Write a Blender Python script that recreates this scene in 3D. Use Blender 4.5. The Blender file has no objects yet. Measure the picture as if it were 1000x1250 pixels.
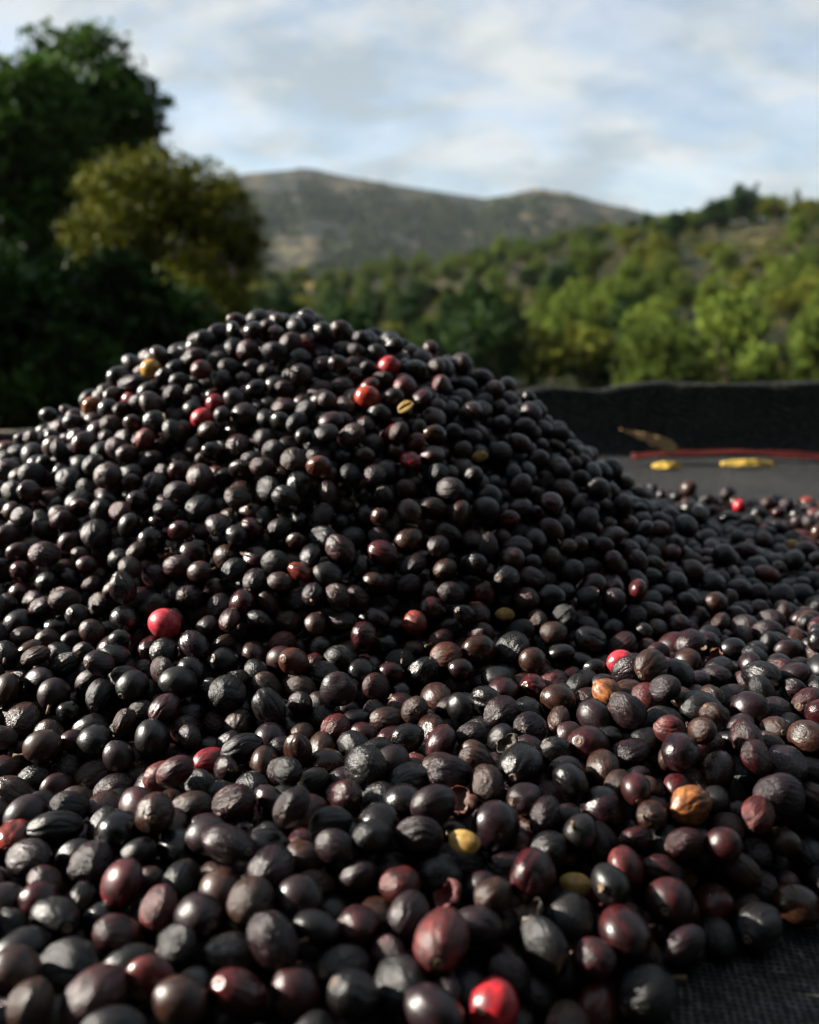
import bpy, math, random
import numpy as np
from mathutils import Vector, Matrix, Quaternion

random.seed(7)
rng = np.random.default_rng(7)
R = math.radians
scene = bpy.context.scene
COL = scene.collection

# ------------------------------------------------------------------ camera
CAM_H = 0.142
PITCH = R(13.6)
FPX = 1100.0                       # focal length in units of a 1000 px wide picture
cam_d = bpy.data.cameras.new('camera')
cam = bpy.data.objects.new('camera', cam_d)
COL.objects.link(cam)
cam.location = (0, 0, CAM_H)
cam.rotation_euler = (R(90) - PITCH, 0, 0)
cam_d.sensor_fit = 'HORIZONTAL'
cam_d.sensor_width = 36.0
cam_d.lens = 36.0 * FPX / 1000.0
cam_d.clip_start = 0.01
cam_d.clip_end = 20000
cam_d.dof.use_dof = True
cam_d.dof.focus_distance = 0.272
cam_d.dof.aperture_fstop = 14.0
scene.camera = cam

# ------------------------------------------------------------------ world and sun
SUN_EL, SUN_AZ = R(25.5), R(-79)     # azimuth measured from +Y, negative towards -X
world = bpy.data.worlds.new('World')
scene.world = world
world.use_nodes = True
nt = world.node_tree
nt.nodes.clear()
def N(tree, typ, **kw):
    n = tree.nodes.new(typ)
    for k, v in kw.items():
        if k == 'inp':
            for kk, vv in v.items():
                n.inputs[kk].default_value = vv
        else:
            setattr(n, k, v)
    return n
def L(tree, a, b):
    tree.links.new(a, b)
out = N(nt, 'ShaderNodeOutputWorld')
bg = N(nt, 'ShaderNodeBackground', inp={'Strength': 0.05})
sky = N(nt, 'ShaderNodeTexSky', sky_type='NISHITA', sun_disc=False, sun_elevation=SUN_EL, sun_rotation=SUN_AZ,
        altitude=1500.0, air_density=1.0, dust_density=1.2, ozone_density=1.2)
tc = N(nt, 'ShaderNodeTexCoord')
sep = N(nt, 'ShaderNodeSeparateXYZ')
L(nt, tc.outputs['Generated'], sep.inputs[0])
zz = N(nt, 'ShaderNodeMath', operation='MAXIMUM', inp={1: 0.0})
L(nt, sep.outputs['Z'], zz.inputs[0])
zb = N(nt, 'ShaderNodeMath', operation='ADD', inp={1: 0.42})
L(nt, zz.outputs[0], zb.inputs[0])
cb = N(nt, 'ShaderNodeCombineXYZ')
for ax in 'XY':
    dv = N(nt, 'ShaderNodeMath', operation='DIVIDE')
    L(nt, sep.outputs[ax], dv.inputs[0]); L(nt, zb.outputs[0], dv.inputs[1]); L(nt, dv.outputs[0], cb.inputs[ax])
mp = N(nt, 'ShaderNodeMapping'); mp.inputs['Scale'].default_value = (1.25, 1.7, 1.0); mp.inputs['Rotation'].default_value = (0, 0, R(-25))
mp.inputs['Location'].default_value = (3.3, 1.9, 0)
L(nt, cb.outputs[0], mp.inputs[0])
n1 = N(nt, 'ShaderNodeTexNoise', inp={'Scale': 3.8, 'Detail': 8.0, 'Roughness': 0.56, 'Distortion': 0.45})
L(nt, mp.outputs[0], n1.inputs['Vector'])
cr = N(nt, 'ShaderNodeValToRGB')
cr.color_ramp.elements[0].position = 0.40; cr.color_ramp.elements[0].color = (0.58, 0.58, 0.58, 1)
cr.color_ramp.elements[1].position = 0.58; cr.color_ramp.elements[1].color = (0.97, 0.97, 0.97, 1)
L(nt, n1.outputs['Fac'], cr.inputs[0])
# cloud brightness varies softly with the thickness of the deck
n2 = N(nt, 'ShaderNodeTexNoise', inp={'Scale': 3.1, 'Detail': 5.0, 'Roughness': 0.6})
L(nt, mp.outputs[0], n2.inputs['Vector'])
cr2 = N(nt, 'ShaderNodeValToRGB')
cr2.color_ramp.elements[0].position = 0.40; cr2.color_ramp.elements[0].color = (2.25, 2.68, 2.95, 1)
cr2.color_ramp.elements[1].position = 0.60; cr2.color_ramp.elements[1].color = (3.85, 4.0, 4.0, 1)
L(nt, n2.outputs['Fac'], cr2.inputs[0])
mx = N(nt, 'ShaderNodeMixRGB')
L(nt, cr.outputs[0], mx.inputs[0]); L(nt, sky.outputs[0], mx.inputs[1]); L(nt, cr2.outputs[0], mx.inputs[2])
L(nt, mx.outputs[0], bg.inputs[0]); L(nt, bg.outputs[0], out.inputs[0])

SUN_DIR = Vector((math.sin(SUN_AZ) * math.cos(SUN_EL), math.cos(SUN_AZ) * math.cos(SUN_EL), math.sin(SUN_EL)))
sun_d = bpy.data.lights.new('sun', 'SUN')
sun_d.energy = 5.0
sun_d.angle = R(0.53)
sun_d.color = (1.0, 0.93, 0.82)
sun = bpy.data.objects.new('sun', sun_d)
COL.objects.link(sun)
sun.rotation_euler = SUN_DIR.to_track_quat('Z', 'Y').to_euler()

vs = scene.view_settings
vs.view_transform = 'Standard'; vs.look = 'None'; vs.gamma = 1.0; vs.use_curve_mapping = False
vs.exposure = 2.0
scene.cycles.use_denoising = True
scene.cycles.max_bounces = 6
scene.cycles.transparent_max_bounces = 6
scene.cycles.sample_clamp_indirect = 4.0

# ------------------------------------------------------------------ helpers
def ray(x, y):
    """direction through a point of the 1000 x 1250 picture"""
    c, s = math.cos(PITCH), math.sin(PITCH)
    a, b = (x - 500) / FPX, -(y - 625) / FPX
    return np.array([a, c + b * s, -s + b * c])
def azel(x, y):
    d = ray(x, y)
    return math.atan2(d[0], d[1]), math.atan2(d[2], math.hypot(d[0], d[1]))
def at_y(x, y, Y):
    d = ray(x, y); t = Y / d[1]
    return np.array([0, 0, CAM_H]) + d * t
def project(P, eye=(0, 0, CAM_H), yaw=0.0, pitch=PITCH):
    q = P - np.array(eye)
    cy, sy = math.cos(yaw), math.sin(yaw)
    X = q[:, 0] * cy - q[:, 1] * sy; Y = q[:, 0] * sy + q[:, 1] * cy; Z = q[:, 2]
    c, s = math.cos(pitch), math.sin(pitch)
    dep = Y * c - Z * s; up = Y * s + Z * c
    dd = np.maximum(dep, 1e-4)
    return 500 + FPX * X / dd, 625 - FPX * up / dd, dep

def smooth(a, b, x):
    t = np.clip((x - a) / (b - a), 0, 1)
    return t * t * (3 - 2 * t)

class Noise2:
    """smooth value noise, summed octaves, about -1 .. 1"""
    def __init__(s, seed):
        s.t = np.random.default_rng(seed).uniform(-1, 1, (64, 64))
    def one(s, x, y):
        xi = np.floor(x).astype(int); yi = np.floor(y).astype(int)
        fx = x - xi; fy = y - yi
        fx = fx * fx * (3 - 2 * fx); fy = fy * fy * (3 - 2 * fy)
        g = lambda a, b: s.t[a % 64, b % 64]
        return (g(xi, yi) * (1 - fx) + g(xi + 1, yi) * fx) * (1 - fy) + (g(xi, yi + 1) * (1 - fx) + g(xi + 1, yi + 1) * fx) * fy
    def __call__(s, x, y, oct=4, gain=.5):
        v = 0; a = 1; f = 1
        for k in range(oct):
            v = v + a * s.one(x * f + 17.3 * k, y * f + 5.1 * k); a *= gain; f *= 2
        return v

def mesh(name, v, f, mats=(), attrs=None, smooth_shade=True, mat_idx=None):
    """one mesh datablock from numpy vertices and triangles or quads"""
    v = np.ascontiguousarray(v, dtype=np.float32); f = np.ascontiguousarray(f, dtype=np.int32)
    me = bpy.data.meshes.new(name)
    n, k = f.shape
    me.vertices.add(len(v)); me.vertices.foreach_set('co', v.ravel())
    me.loops.add(n * k); me.loops.foreach_set('vertex_index', f.ravel())
    me.polygons.add(n)
    me.polygons.foreach_set('loop_start', np.arange(0, n * k, k, dtype=np.int32))
    me.polygons.foreach_set('loop_total', np.full(n, k, dtype=np.int32))
    me.polygons.foreach_set('use_smooth', np.full(n, smooth_shade, dtype=bool))
    if mat_idx is not None:
        me.polygons.foreach_set('material_index', np.asarray(mat_idx, dtype=np.int32))
    for an, av in (attrs or {}).items():
        av = np.ascontiguousarray(av, dtype=np.float32)
        if av.ndim == 1:
            a = me.attributes.new(an, 'FLOAT', 'POINT'); a.data.foreach_set('value', av)
        else:
            a = me.attributes.new(an, 'FLOAT_VECTOR', 'POINT'); a.data.foreach_set('vector', av.ravel())
    for m in mats:
        me.materials.append(m)
    me.update(calc_edges=True)
    me.validate()
    return me

def link(name, data, parent=None, **props):
    o = bpy.data.objects.new(name, data)
    COL.objects.link(o)
    if parent is not None:
        o.parent = parent
    for k, v in props.items():
        o[k] = v
    return o

def tube(path, radii, sides=7):
    """tapered tube along a list of points"""
    path = np.asarray(path, float); n = len(path)
    V = []; F = []
    for i in range(n):
        t = path[min(i + 1, n - 1)] - path[max(i - 1, 0)]
        t = t / (np.linalg.norm(t) + 1e-12)
        a = np.cross(t, [0, 0, 1.0] if abs(t[2]) < .9 else [1.0, 0, 0]); a /= np.linalg.norm(a)
        b = np.cross(t, a)
        for k in range(sides):
            th = 2 * math.pi * k / sides
            V.append(path[i] + radii[i] * (a * math.cos(th) + b * math.sin(th)))
    for i in range(n - 1):
        for k in range(sides):
            k2 = (k + 1) % sides
            F.append((i * sides + k, i * sides + k2, (i + 1) * sides + k2, (i + 1) * sides + k))
    V.append(path[0]); V.append(path[-1])
    c0, c1 = len(V) - 2, len(V) - 1
    for k in range(sides):
        k2 = (k + 1) % sides
        F.append((c0, k2, k, c0)); F.append((c1, (n - 1) * sides + k, (n - 1) * sides + k2, c1))
    # split the fan triangles into true triangles: return everything as triangles
    T = []
    for q in F:
        if q[0] == q[3]:
            T.append(q[:3])
        else:
            T.append((q[0], q[1], q[2])); T.append((q[0], q[2], q[3]))
    return np.array(V), np.array(T)

def join(parts):
    V = []; F = []; o = 0
    for v, f in parts:
        V.append(v); F.append(np.asarray(f) + o); o += len(v)
    return np.concatenate(V), np.concatenate(F)

def new_mat(name):
    m = bpy.data.materials.new(name); m.use_nodes = True
    t = m.node_tree; t.nodes.clear()
    o = N(t, 'ShaderNodeOutputMaterial'); p = N(t, 'ShaderNodeBsdfPrincipled')
    L(t, p.outputs[0], o.inputs[0])
    return m, t, p, o

def ramp(t, fac, stops):
    n = N(t, 'ShaderNodeValToRGB')
    e = n.color_ramp.elements
    while len(e) > 1:
        e.remove(e[0])
    e[0].position = stops[0][0]; e[0].color = (*stops[0][1], 1)
    for pos, c in stops[1:]:
        k = e.new(pos); k.color = (*c, 1)
    if fac is not None:
        L(t, fac, n.inputs[0])
    return n

# ------------------------------------------------------------------ terrain
nz_a, nz_b, nz_c = Noise2(1), Noise2(2), Noise2(3)
# skyline of the wooded slope and of the far ridge, as bearings and slopes seen from the drying bed
MID = np.array([azel(x, y) for x, y in [(-900, 330), (-300, 335), (150, 350), (300, 352), (400, 345), (500, 338), (570, 330), (650, 316), (720, 303), (790, 292), (850, 288), (900, 278), (940, 274), (1000, 282), (1150, 270), (1500, 290), (2300, 300)]])
FAR = np.array([azel(x, y) for x, y in [(-900, 240), (-200, 215), (150, 230), (290, 214), (330, 210), (372, 204), (410, 210), (470, 221), (540, 233), (590, 243), (618, 238), (655, 229), (700, 236), (750, 249), (800, 262), (900, 272), (1100, 250), (1500, 240), (2300, 260)]])
GROUND_Z = -0.92
def crest_d(az):
    return np.interp(az, [R(-60), R(-12), R(0), R(15), R(30), R(60)], [260, 260, 210, 150, 125, 140])
def terrain(X, Y):
    d = np.hypot(X, Y) + 1e-6
    az = np.arctan2(X, Y)
    az = np.where(np.abs(az) > R(62), np.sign(az) * (R(62) - (np.abs(az) - R(62)) * .3), az)
    dc = crest_d(az)
    zc = np.tan(np.interp(az, MID[:, 0], MID[:, 1])) * dc + CAM_H
    zf = np.tan(np.interp(az, FAR[:, 0], FAR[:, 1])) * 950 + CAM_H
    z = GROUND_Z + nz_a(X * .15, Y * .15) * .06 * smooth(3, 10, d)
    valley = -5.0
    bear = np.arctan2(X, Y)
    behind = smooth(R(112), R(140), np.abs(bear))
    z = z + (valley - z) * smooth(7, 38, d)
    z = z + behind * (smooth(3.5, 34, d) * 22)  # unseen rise behind the lens, added to block low sky light
    t = np.clip((d - 46) / (dc - 46), 0, 1)
    mid = valley + (zc - valley) * (0.35 * t + .65 * (1 - (1 - t) ** 1.6)) + nz_b(X * .03, Y * .03) * 1.6 * np.sin(t * math.pi)
    back = -14.0
    tb = smooth(0, 1, (d - dc) / (dc * .9))
    mid = mid + (back - mid) * tb
    z = np.where(d > 46, mid + behind * 22, z)
    tf = np.clip((d - 420) / (950 - 420), 0, 1)
    gully = nz_c(az * 9.0 + d * .0012, d * .004) * 12 + nz_a(X * .02, Y * .02) * 3
    far = back + (zf - back) * (tf ** 1.25) + gully * np.sin(np.clip(tf, 0, 1) * math.pi) ** .8 + nz_b(X * .012, Y * .012) * 1.6 * tf
    far = np.where(d > 950, far - smooth(950, 1450, d) * (zf + 25), far)
    return np.where(d > 420, far + behind * 22, z)

def build_terrain():
    dist = np.concatenate([[0.0], np.geomspace(.6, 44, 46), np.linspace(46, 300, 110)[1:], np.geomspace(305, 1450, 120)])
    azs = np.concatenate([np.linspace(-180, -42, 47)[:-1], np.linspace(-42, 42, 281), np.linspace(42, 180, 47)[1:-1]])
    azs = np.radians(azs)
    D, A = np.meshgrid(dist[1:], azs, indexing='ij')
    X, Y = D * np.sin(A), D * np.cos(A)
    Z = terrain(X, Y)
    V = np.concatenate([[[0, 0, GROUND_Z]], np.stack([X, Y, Z], -1).reshape(-1, 3)])
    nd, na = D.shape
    i, j = np.meshgrid(np.arange(nd - 1), np.arange(na), indexing='ij')
    j2 = (j + 1) % na
    a = 1 + i * na + j; b = 1 + i * na + j2; c = 1 + (i + 1) * na + j2; e = 1 + (i + 1) * na + j
    T = np.concatenate([np.stack([a, b, c], -1).reshape(-1, 3), np.stack([a, c, e], -1).reshape(-1, 3)])
    jj = np.arange(na)
    T = np.concatenate([T, np.stack([np.zeros(na, int), 1 + (jj + 1) % na, 1 + jj], -1)])
    m, t, p, o = new_mat('hillside_grass_and_scrub')
    geo = N(t, 'ShaderNodeNewGeometry')
    def noise(scale, detail=5.0, rough=.55, dist=0.0):
        n = N(t, 'ShaderNodeTexNoise', inp={'Scale': scale, 'Detail': detail, 'Roughness': rough, 'Distortion': dist})
        L(t, geo.outputs['Position'], n.inputs['Vector']); return n
    big = noise(.011, 6, .6, .4); midn = noise(.07, 5, .6); fine = noise(1.3, 4)
    c1 = ramp(t, big.outputs['Fac'], [(.43, (.002, .006, .007)), (.50, (.005, .010, .009)), (.55, (.036, .029, .019)), (.65, (.085, .062, .038))])
    c2 = ramp(t, midn.outputs['Fac'], [(.42, (.004, .009, .007)), (.49, (.010, .016, .009)), (.57, (.050, .044, .020)), (.67, (.120, .090, .044))])
    sel = ramp(t, noise(.028, 4, .5, .3).outputs['Fac'], [(.44, (.1, .1, .1)), (.56, (.9, .9, .9))])
    mx1 = N(t, 'ShaderNodeMixRGB'); L(t, sel.outputs[0], mx1.inputs[0]); L(t, c1.outputs[0], mx1.inputs[1]); L(t, c2.outputs[0], mx1.inputs[2])
    c3 = ramp(t, fine.outputs['Fac'], [(.3, (.75, .75, .75)), (.7, (1.15, 1.15, 1.15))])
    mx2 = N(t, 'ShaderNodeMixRGB', blend_type='MULTIPLY', inp={0: 1.0}); L(t, mx1.outputs[0], mx2.inputs[1]); L(t, c3.outputs[0], mx2.inputs[2])
    L(t, mx2.outputs[0], p.inputs['Base Color']); p.inputs['Roughness'].default_value = .95
    p.inputs['Specular IOR Level'].default_value = .1
    return link('terrain', mesh('terrain', V, T, [m]), kind='structure', label='grassy ground falling to a valley and rising into scrubby hills')
build_terrain()

# ------------------------------------------------------------------ drying bed (raised frame with black net)
BED_X0, BED_X1, BED_Y0, BED_Y1 = -1.35, 1.75, -0.16, 0.822
RIM_Y0, RIM_H = 0.800, 0.064
nz_net = Noise2(11)
def net_z(X, Y):
    rh = np.interp(X, [-.5, -.3, -.12, .06, .2, .34, .5, .7, 1.2], [.018, .020, .034, .059, .0625, .0620, .0625, .064, .065]) + nz_net(X * 4.2 + 8, X * 0, 2) * .0006
    run = (BED_Y1 - RIM_Y0) * rh / RIM_H
    fold = nz_net(X * 11, X * 0 + 4.5, 3) * .0022
    t = np.clip((Y - (BED_Y1 - run) + fold * smooth(-.06, .0, Y - BED_Y1)) / run, 0, 1)
    rise = rh * (t ** 1.6 * (1 - .25 * smooth(.7, 1, t)) + .25 * smooth(.7, 1, t) * t)
    tn = np.clip((-.02 - Y) / .14, 0, 1)
    return rise + .03 * tn ** 1.6 + nz_net(X * 5, Y * 7, 3) * .0022 * smooth(.55, .72, Y) + nz_net(X * 9 + 3, Y * 9, 3) * .0008

def fabric_material():
    m, t, p, o = new_mat('black_woven_shade_net')
    tcn = N(t, 'ShaderNodeTexCoord')
    mpn = N(t, 'ShaderNodeMapping'); mpn.inputs['Rotation'].default_value = (0, 0, R(9))
    L(t, tcn.outputs['Object'], mpn.inputs[0])
    nw = N(t, 'ShaderNodeTexNoise', inp={'Scale': 60.0, 'Detail': 3.0})
    L(t, tcn.outputs['Object'], nw.inputs['Vector'])
    wob = N(t, 'ShaderNodeMixRGB', blend_type='LINEAR_LIGHT', inp={0: .0014}); L(t, mpn.outputs[0], wob.inputs[1]); L(t, nw.outputs['Color'], wob.inputs[2])
    w1 = N(t, 'ShaderNodeTexWave', wave_type='BANDS', bands_direction='X', inp={'Scale': 190.0, 'Distortion': 1.2, 'Detail': 2.0})
    w2 = N(t, 'ShaderNodeTexWave', wave_type='BANDS', bands_direction='Y', inp={'Scale': 230.0, 'Distortion': 1.2, 'Detail': 2.0})
    L(t, wob.outputs[0], w1.inputs['Vector']); L(t, wob.outputs[0], w2.inputs['Vector'])
    mxw = N(t, 'ShaderNodeMath', operation='MAXIMUM'); L(t, w1.outputs['Fac'], mxw.inputs[0]); L(t, w2.outputs['Fac'], mxw.inputs[1])
    nf = N(t, 'ShaderNodeTexNoise', inp={'Scale': 420.0, 'Detail': 4.0, 'Roughness': .7}); L(t, tcn.outputs['Object'], nf.inputs['Vector'])
    dust = N(t, 'ShaderNodeTexNoise', inp={'Scale': 14.0, 'Detail': 5.0, 'Roughness': .65}); L(t, tcn.outputs['Object'], dust.inputs['Vector'])
    cth = ramp(t, mxw.outputs[0], [(.35, (.0015, .0015, .0017)), (.8, (.026, .027, .0275)), (1.0, (.075, .076, .077))])
    cfi = ramp(t, nf.outputs['Fac'], [(.42, (.25, .25, .25)), (.6, (1.0, 1.0, 1.0)), (.75, (2.4, 2.4, 2.3))])
    mm = N(t, 'ShaderNodeMixRGB', blend_type='MULTIPLY', inp={0: 1.0}); L(t, cth.outputs[0], mm.inputs[1]); L(t, cfi.outputs[0], mm.inputs[2])
    cdu = ramp(t, dust.outputs['Fac'], [(.45, (0, 0, 0)), (.75, (.010, .0095, .008))])
    ad = N(t, 'ShaderNodeMixRGB', blend_type='ADD', inp={0: 1.0}); L(t, mm.outputs[0], ad.inputs[1]); L(t, cdu.outputs[0], ad.inputs[2])
    L(t, ad.outputs[0], p.inputs['Base Color'])
    p.inputs['Roughness'].default_value = .6; p.inputs['Specular IOR Level'].default_value = .10
    bsum = N(t, 'ShaderNodeMath', operation='ADD'); L(t, mxw.outputs[0], bsum.inputs[0]); L(t, nf.outputs['Fac'], bsum.inputs[1])
    bp = N(t, 'ShaderNodeBump', inp={'Strength': .5, 'Distance': .0005}); L(t, bsum.outputs[0], bp.inputs['Height']); L(t, bp.outputs[0], p.inputs['Normal'])
    return m
def wood_material():
    m, t, p, o = new_mat('weathered_pole_wood')
    tcn = N(t, 'ShaderNodeTexCoord'); mpn = N(t, 'ShaderNodeMapping'); mpn.inputs['Scale'].default_value = (4, 40, 40)
    L(t, tcn.outputs['Object'], mpn.inputs[0])
    nn = N(t, 'ShaderNodeTexNoise', inp={'Scale': 3.0, 'Detail': 6.0}); L(t, mpn.outputs[0], nn.inputs['Vector'])
    c = ramp(t, nn.outputs['Fac'], [(.3, (.06, .04, .025)), (.7, (.2, .15, .10))]); L(t, c.outputs[0], p.inputs['Base Color'])
    p.inputs['Roughness'].default_value = .85
    return m
WOOD = wood_material()
NETM = fabric_material()

def build_bed():
    bed = link('drying_bed', None, label='raised drying bed of black woven net stretched between wooden rails', category='drying bed')
    bed.location = (0, 0, GROUND_Z)
    nx, ny = 420, 130
    gx = np.linspace(BED_X0, BED_X1, nx); gy = np.concatenate([np.linspace(BED_Y0, RIM_Y0 - .02, ny - 40), np.linspace(RIM_Y0 - .02, BED_Y1, 41)[1:]])
    X, Y = np.meshgrid(gx, gy)
    Z = net_z(X, Y)
    V = np.stack([X, Y, Z], -1).reshape(-1, 3)
    # far hem: folds over the rail and hangs down outside
    rows = [V.reshape(ny, nx, 3)[r] for r in range(ny)]
    topz = rows[-1][:, 2].copy()
    for k, (dy, dz) in enumerate([(.002, .0012), (.005, .0012), (.008, -.001), (.010, -.012), (.011, -.06), (.010, -.15)]):
        q = rows[ny - 1].copy(); q[:, 1] += dy + nz_net(gx * 14, gx * 0 + k) * .0018 * (k > 3); q[:, 2] = topz + dz + nz_net(gx * 18, gx * 0 + 9) * .0012; rows.append(q)
    near = [rows[0].copy() for _ in range(5)]
    for k, (dy, dz) in enumerate([(-.012, .006), (-.03, .006), (-.042, -.006), (-.043, -.06), (-.042, -.15)]):
        near[k][:, 1] += dy; near[k][:, 2] = rows[0][:, 2] + dz
    rows = near[::-1] + rows
    V = np.concatenate(rows); nr = len(rows)
    i, j = np.meshgrid(np.arange(nr - 1), np.arange(nx - 1), indexing='ij')
    a = i * nx + j
    F = np.stack([a, a + 1, a + nx + 1, a + nx], -1).reshape(-1, 4)
    V[:, 2] -= GROUND_Z
    link('net', mesh('net', V, F, [NETM]), bed)
    zr = RIM_H - .012 - GROUND_Z
    for yy, zz_ in ((BED_Y1 + .005, zr + .007), (BED_Y0 - .023, .03 - .017 - GROUND_Z)):
        xs = np.linspace(BED_X0 - .12, BED_X1 + .12, 14)
        v, f = tube([(x, yy, zz_ - .002 + ((float(net_z(np.array([x]), np.array([BED_Y1]))[0]) - RIM_H) if yy > .5 else 0)) for x in xs], [.0042 if yy > .5 else .0165] * 14, 10)
        link('rail', mesh('rail', v, f, [WOOD]), bed)
    for x in (BED_X0 + .05, -.45, .6, BED_X1 - .05):
        v, f = tube([(x, BED_Y0 - .1, zr - .075), (x, .4, zr - .078), (x, BED_Y1 + .08, zr - .075)], [.016] * 3, 8)
        link('cross_bar', mesh('cross_bar', v, f, [WOOD]), bed)
        for yy in (BED_Y0 - .085, BED_Y1 + .085):
            v, f = tube([(x, yy, -.15), (x + .004, yy, .45), (x, yy, zr - .02)], [.026, .024, .022], 9)
            link('leg', mesh('leg', v, f, [WOOD]), bed)
build_bed()

# ------------------------------------------------------------------ the heap: where the cherries lie
DIA = 0.0103
nz_h = Noise2(21)
PX, PY, PH = -0.093, 0.480, 0.1480
def heap_h(X, Y):
    dx, dy = X - PX, Y - PY
    rx = np.where(dx < 0, .243, .272); ry = np.where(dy < 0, .262, .25)
    t = np.sqrt((dx / rx) ** 2 + (dy / ry) ** 2) + 1e-9
    wr = np.clip(dx / rx / t, 0, 1) ** 1.2
    p = 1.04 + .95 * wr
    h = PH * (1 - np.clip(t, 0, 1.2) ** p)
    h = h - .004 * np.exp(-(t / .12) ** 2)
    return h + nz_h(X * 22, Y * 22, 2) * .0035
RIDGE = np.array([(-.45, .14), (-.10, .150), (-.02, .178), (.05, .222), (.10, .242), (.20, .255), (.32, .30), (.5, .36)])
def ridge_h(X, Y):
    yc = np.interp(X, RIDGE[:, 0], RIDGE[:, 1])
    hh = np.interp(X, [-.3, -.08, 0, .07, .16, .3, .5], [.010, .016, .021, .030, .028, .020, .013])
    s = np.where(Y > yc, .085, .10)
    return hh * np.exp(-((Y - yc) / s) ** 2 * 1.1)
def layer_h(X, Y):
    """thin spread layer: everywhere near the heap except bare net"""
    far_edge = np.interp(X, [-.6, -.4, .1, .2, .26, .36, .5, .7], [.6, .66, .66, .60, .585, .63, .66, .62]) + nz_h(X * 30, X * 0, 2) * .018
    f = smooth(far_edge + .012, far_edge - .012, Y)
    # bare corner of net close to the lens on one side
    line = .029 + (Y - .151) * 1.4 + nz_h(X * 40 + 9, Y * 40, 2) * .006
    f = f * np.where(Y < .235, smooth(line + .003, line - .009, X), 1)
    f = f * smooth(-.10, -.06, Y) * smooth(.66, .60, X) * smooth(-.62, -.56, X)
    # a small hollow where the net shows at the foot of the heap
    hollow = np.exp(-(((X + .090) / .032) ** 2 + ((Y - .230) / .018) ** 2))
    return f * (1.32 * DIA + nz_h(X * 26 + 40, Y * 26, 2) * .3 * DIA) - hollow * 1.7 * DIA
def H(X, Y):
    lay = layer_h(X, Y)
    rd = ridge_h(X, Y) * smooth(.0, .008, lay)
    base = np.maximum(lay + rd * 1.0 - np.where(rd > 0, .35 * lay * smooth(0, .02, rd), 0), 0)
    hp = heap_h(X, Y)
    k = .012
    m = np.maximum(base, hp)
    return np.maximum(m, 0) + k * .25 * np.exp(-np.abs(base - hp) / k) * (hp > 0)

def neighbours(P, cut):
    c = np.floor((P - P.min(0)) / cut).astype(np.int64) + 1
    dims = c.max(0) + 2
    key = (c[:, 0] * dims[1] + c[:, 1]) * dims[2] + c[:, 2]
    order = np.argsort(key, kind='stable'); ks = key[order]
    I = []; J = []
    for dx in (-1, 0, 1):
        for dy in (-1, 0, 1):
            for dz in (-1, 0, 1):
                off = (dx * dims[1] + dy) * dims[2] + dz
                if off < 0:
                    continue
                lo = np.searchsorted(ks, key + off, 'left'); hi = np.searchsorted(ks, key + off, 'right')
                cnt = hi - lo
                src = np.repeat(np.arange(len(P)), cnt)
                st = np.repeat(lo - np.concatenate([[0], np.cumsum(cnt)[:-1]]), cnt)
                dst = order[np.arange(cnt.sum()) + st]
                if off == 0:
                    k = dst > src; src, dst = src[k], dst[k]
                I.append(src); J.append(dst)
    I = np.concatenate(I); J = np.concatenate(J)
    d = P[I] - P[J]
    k = (d * d).sum(1) < cut * cut
    return I[k], J[k]

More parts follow.
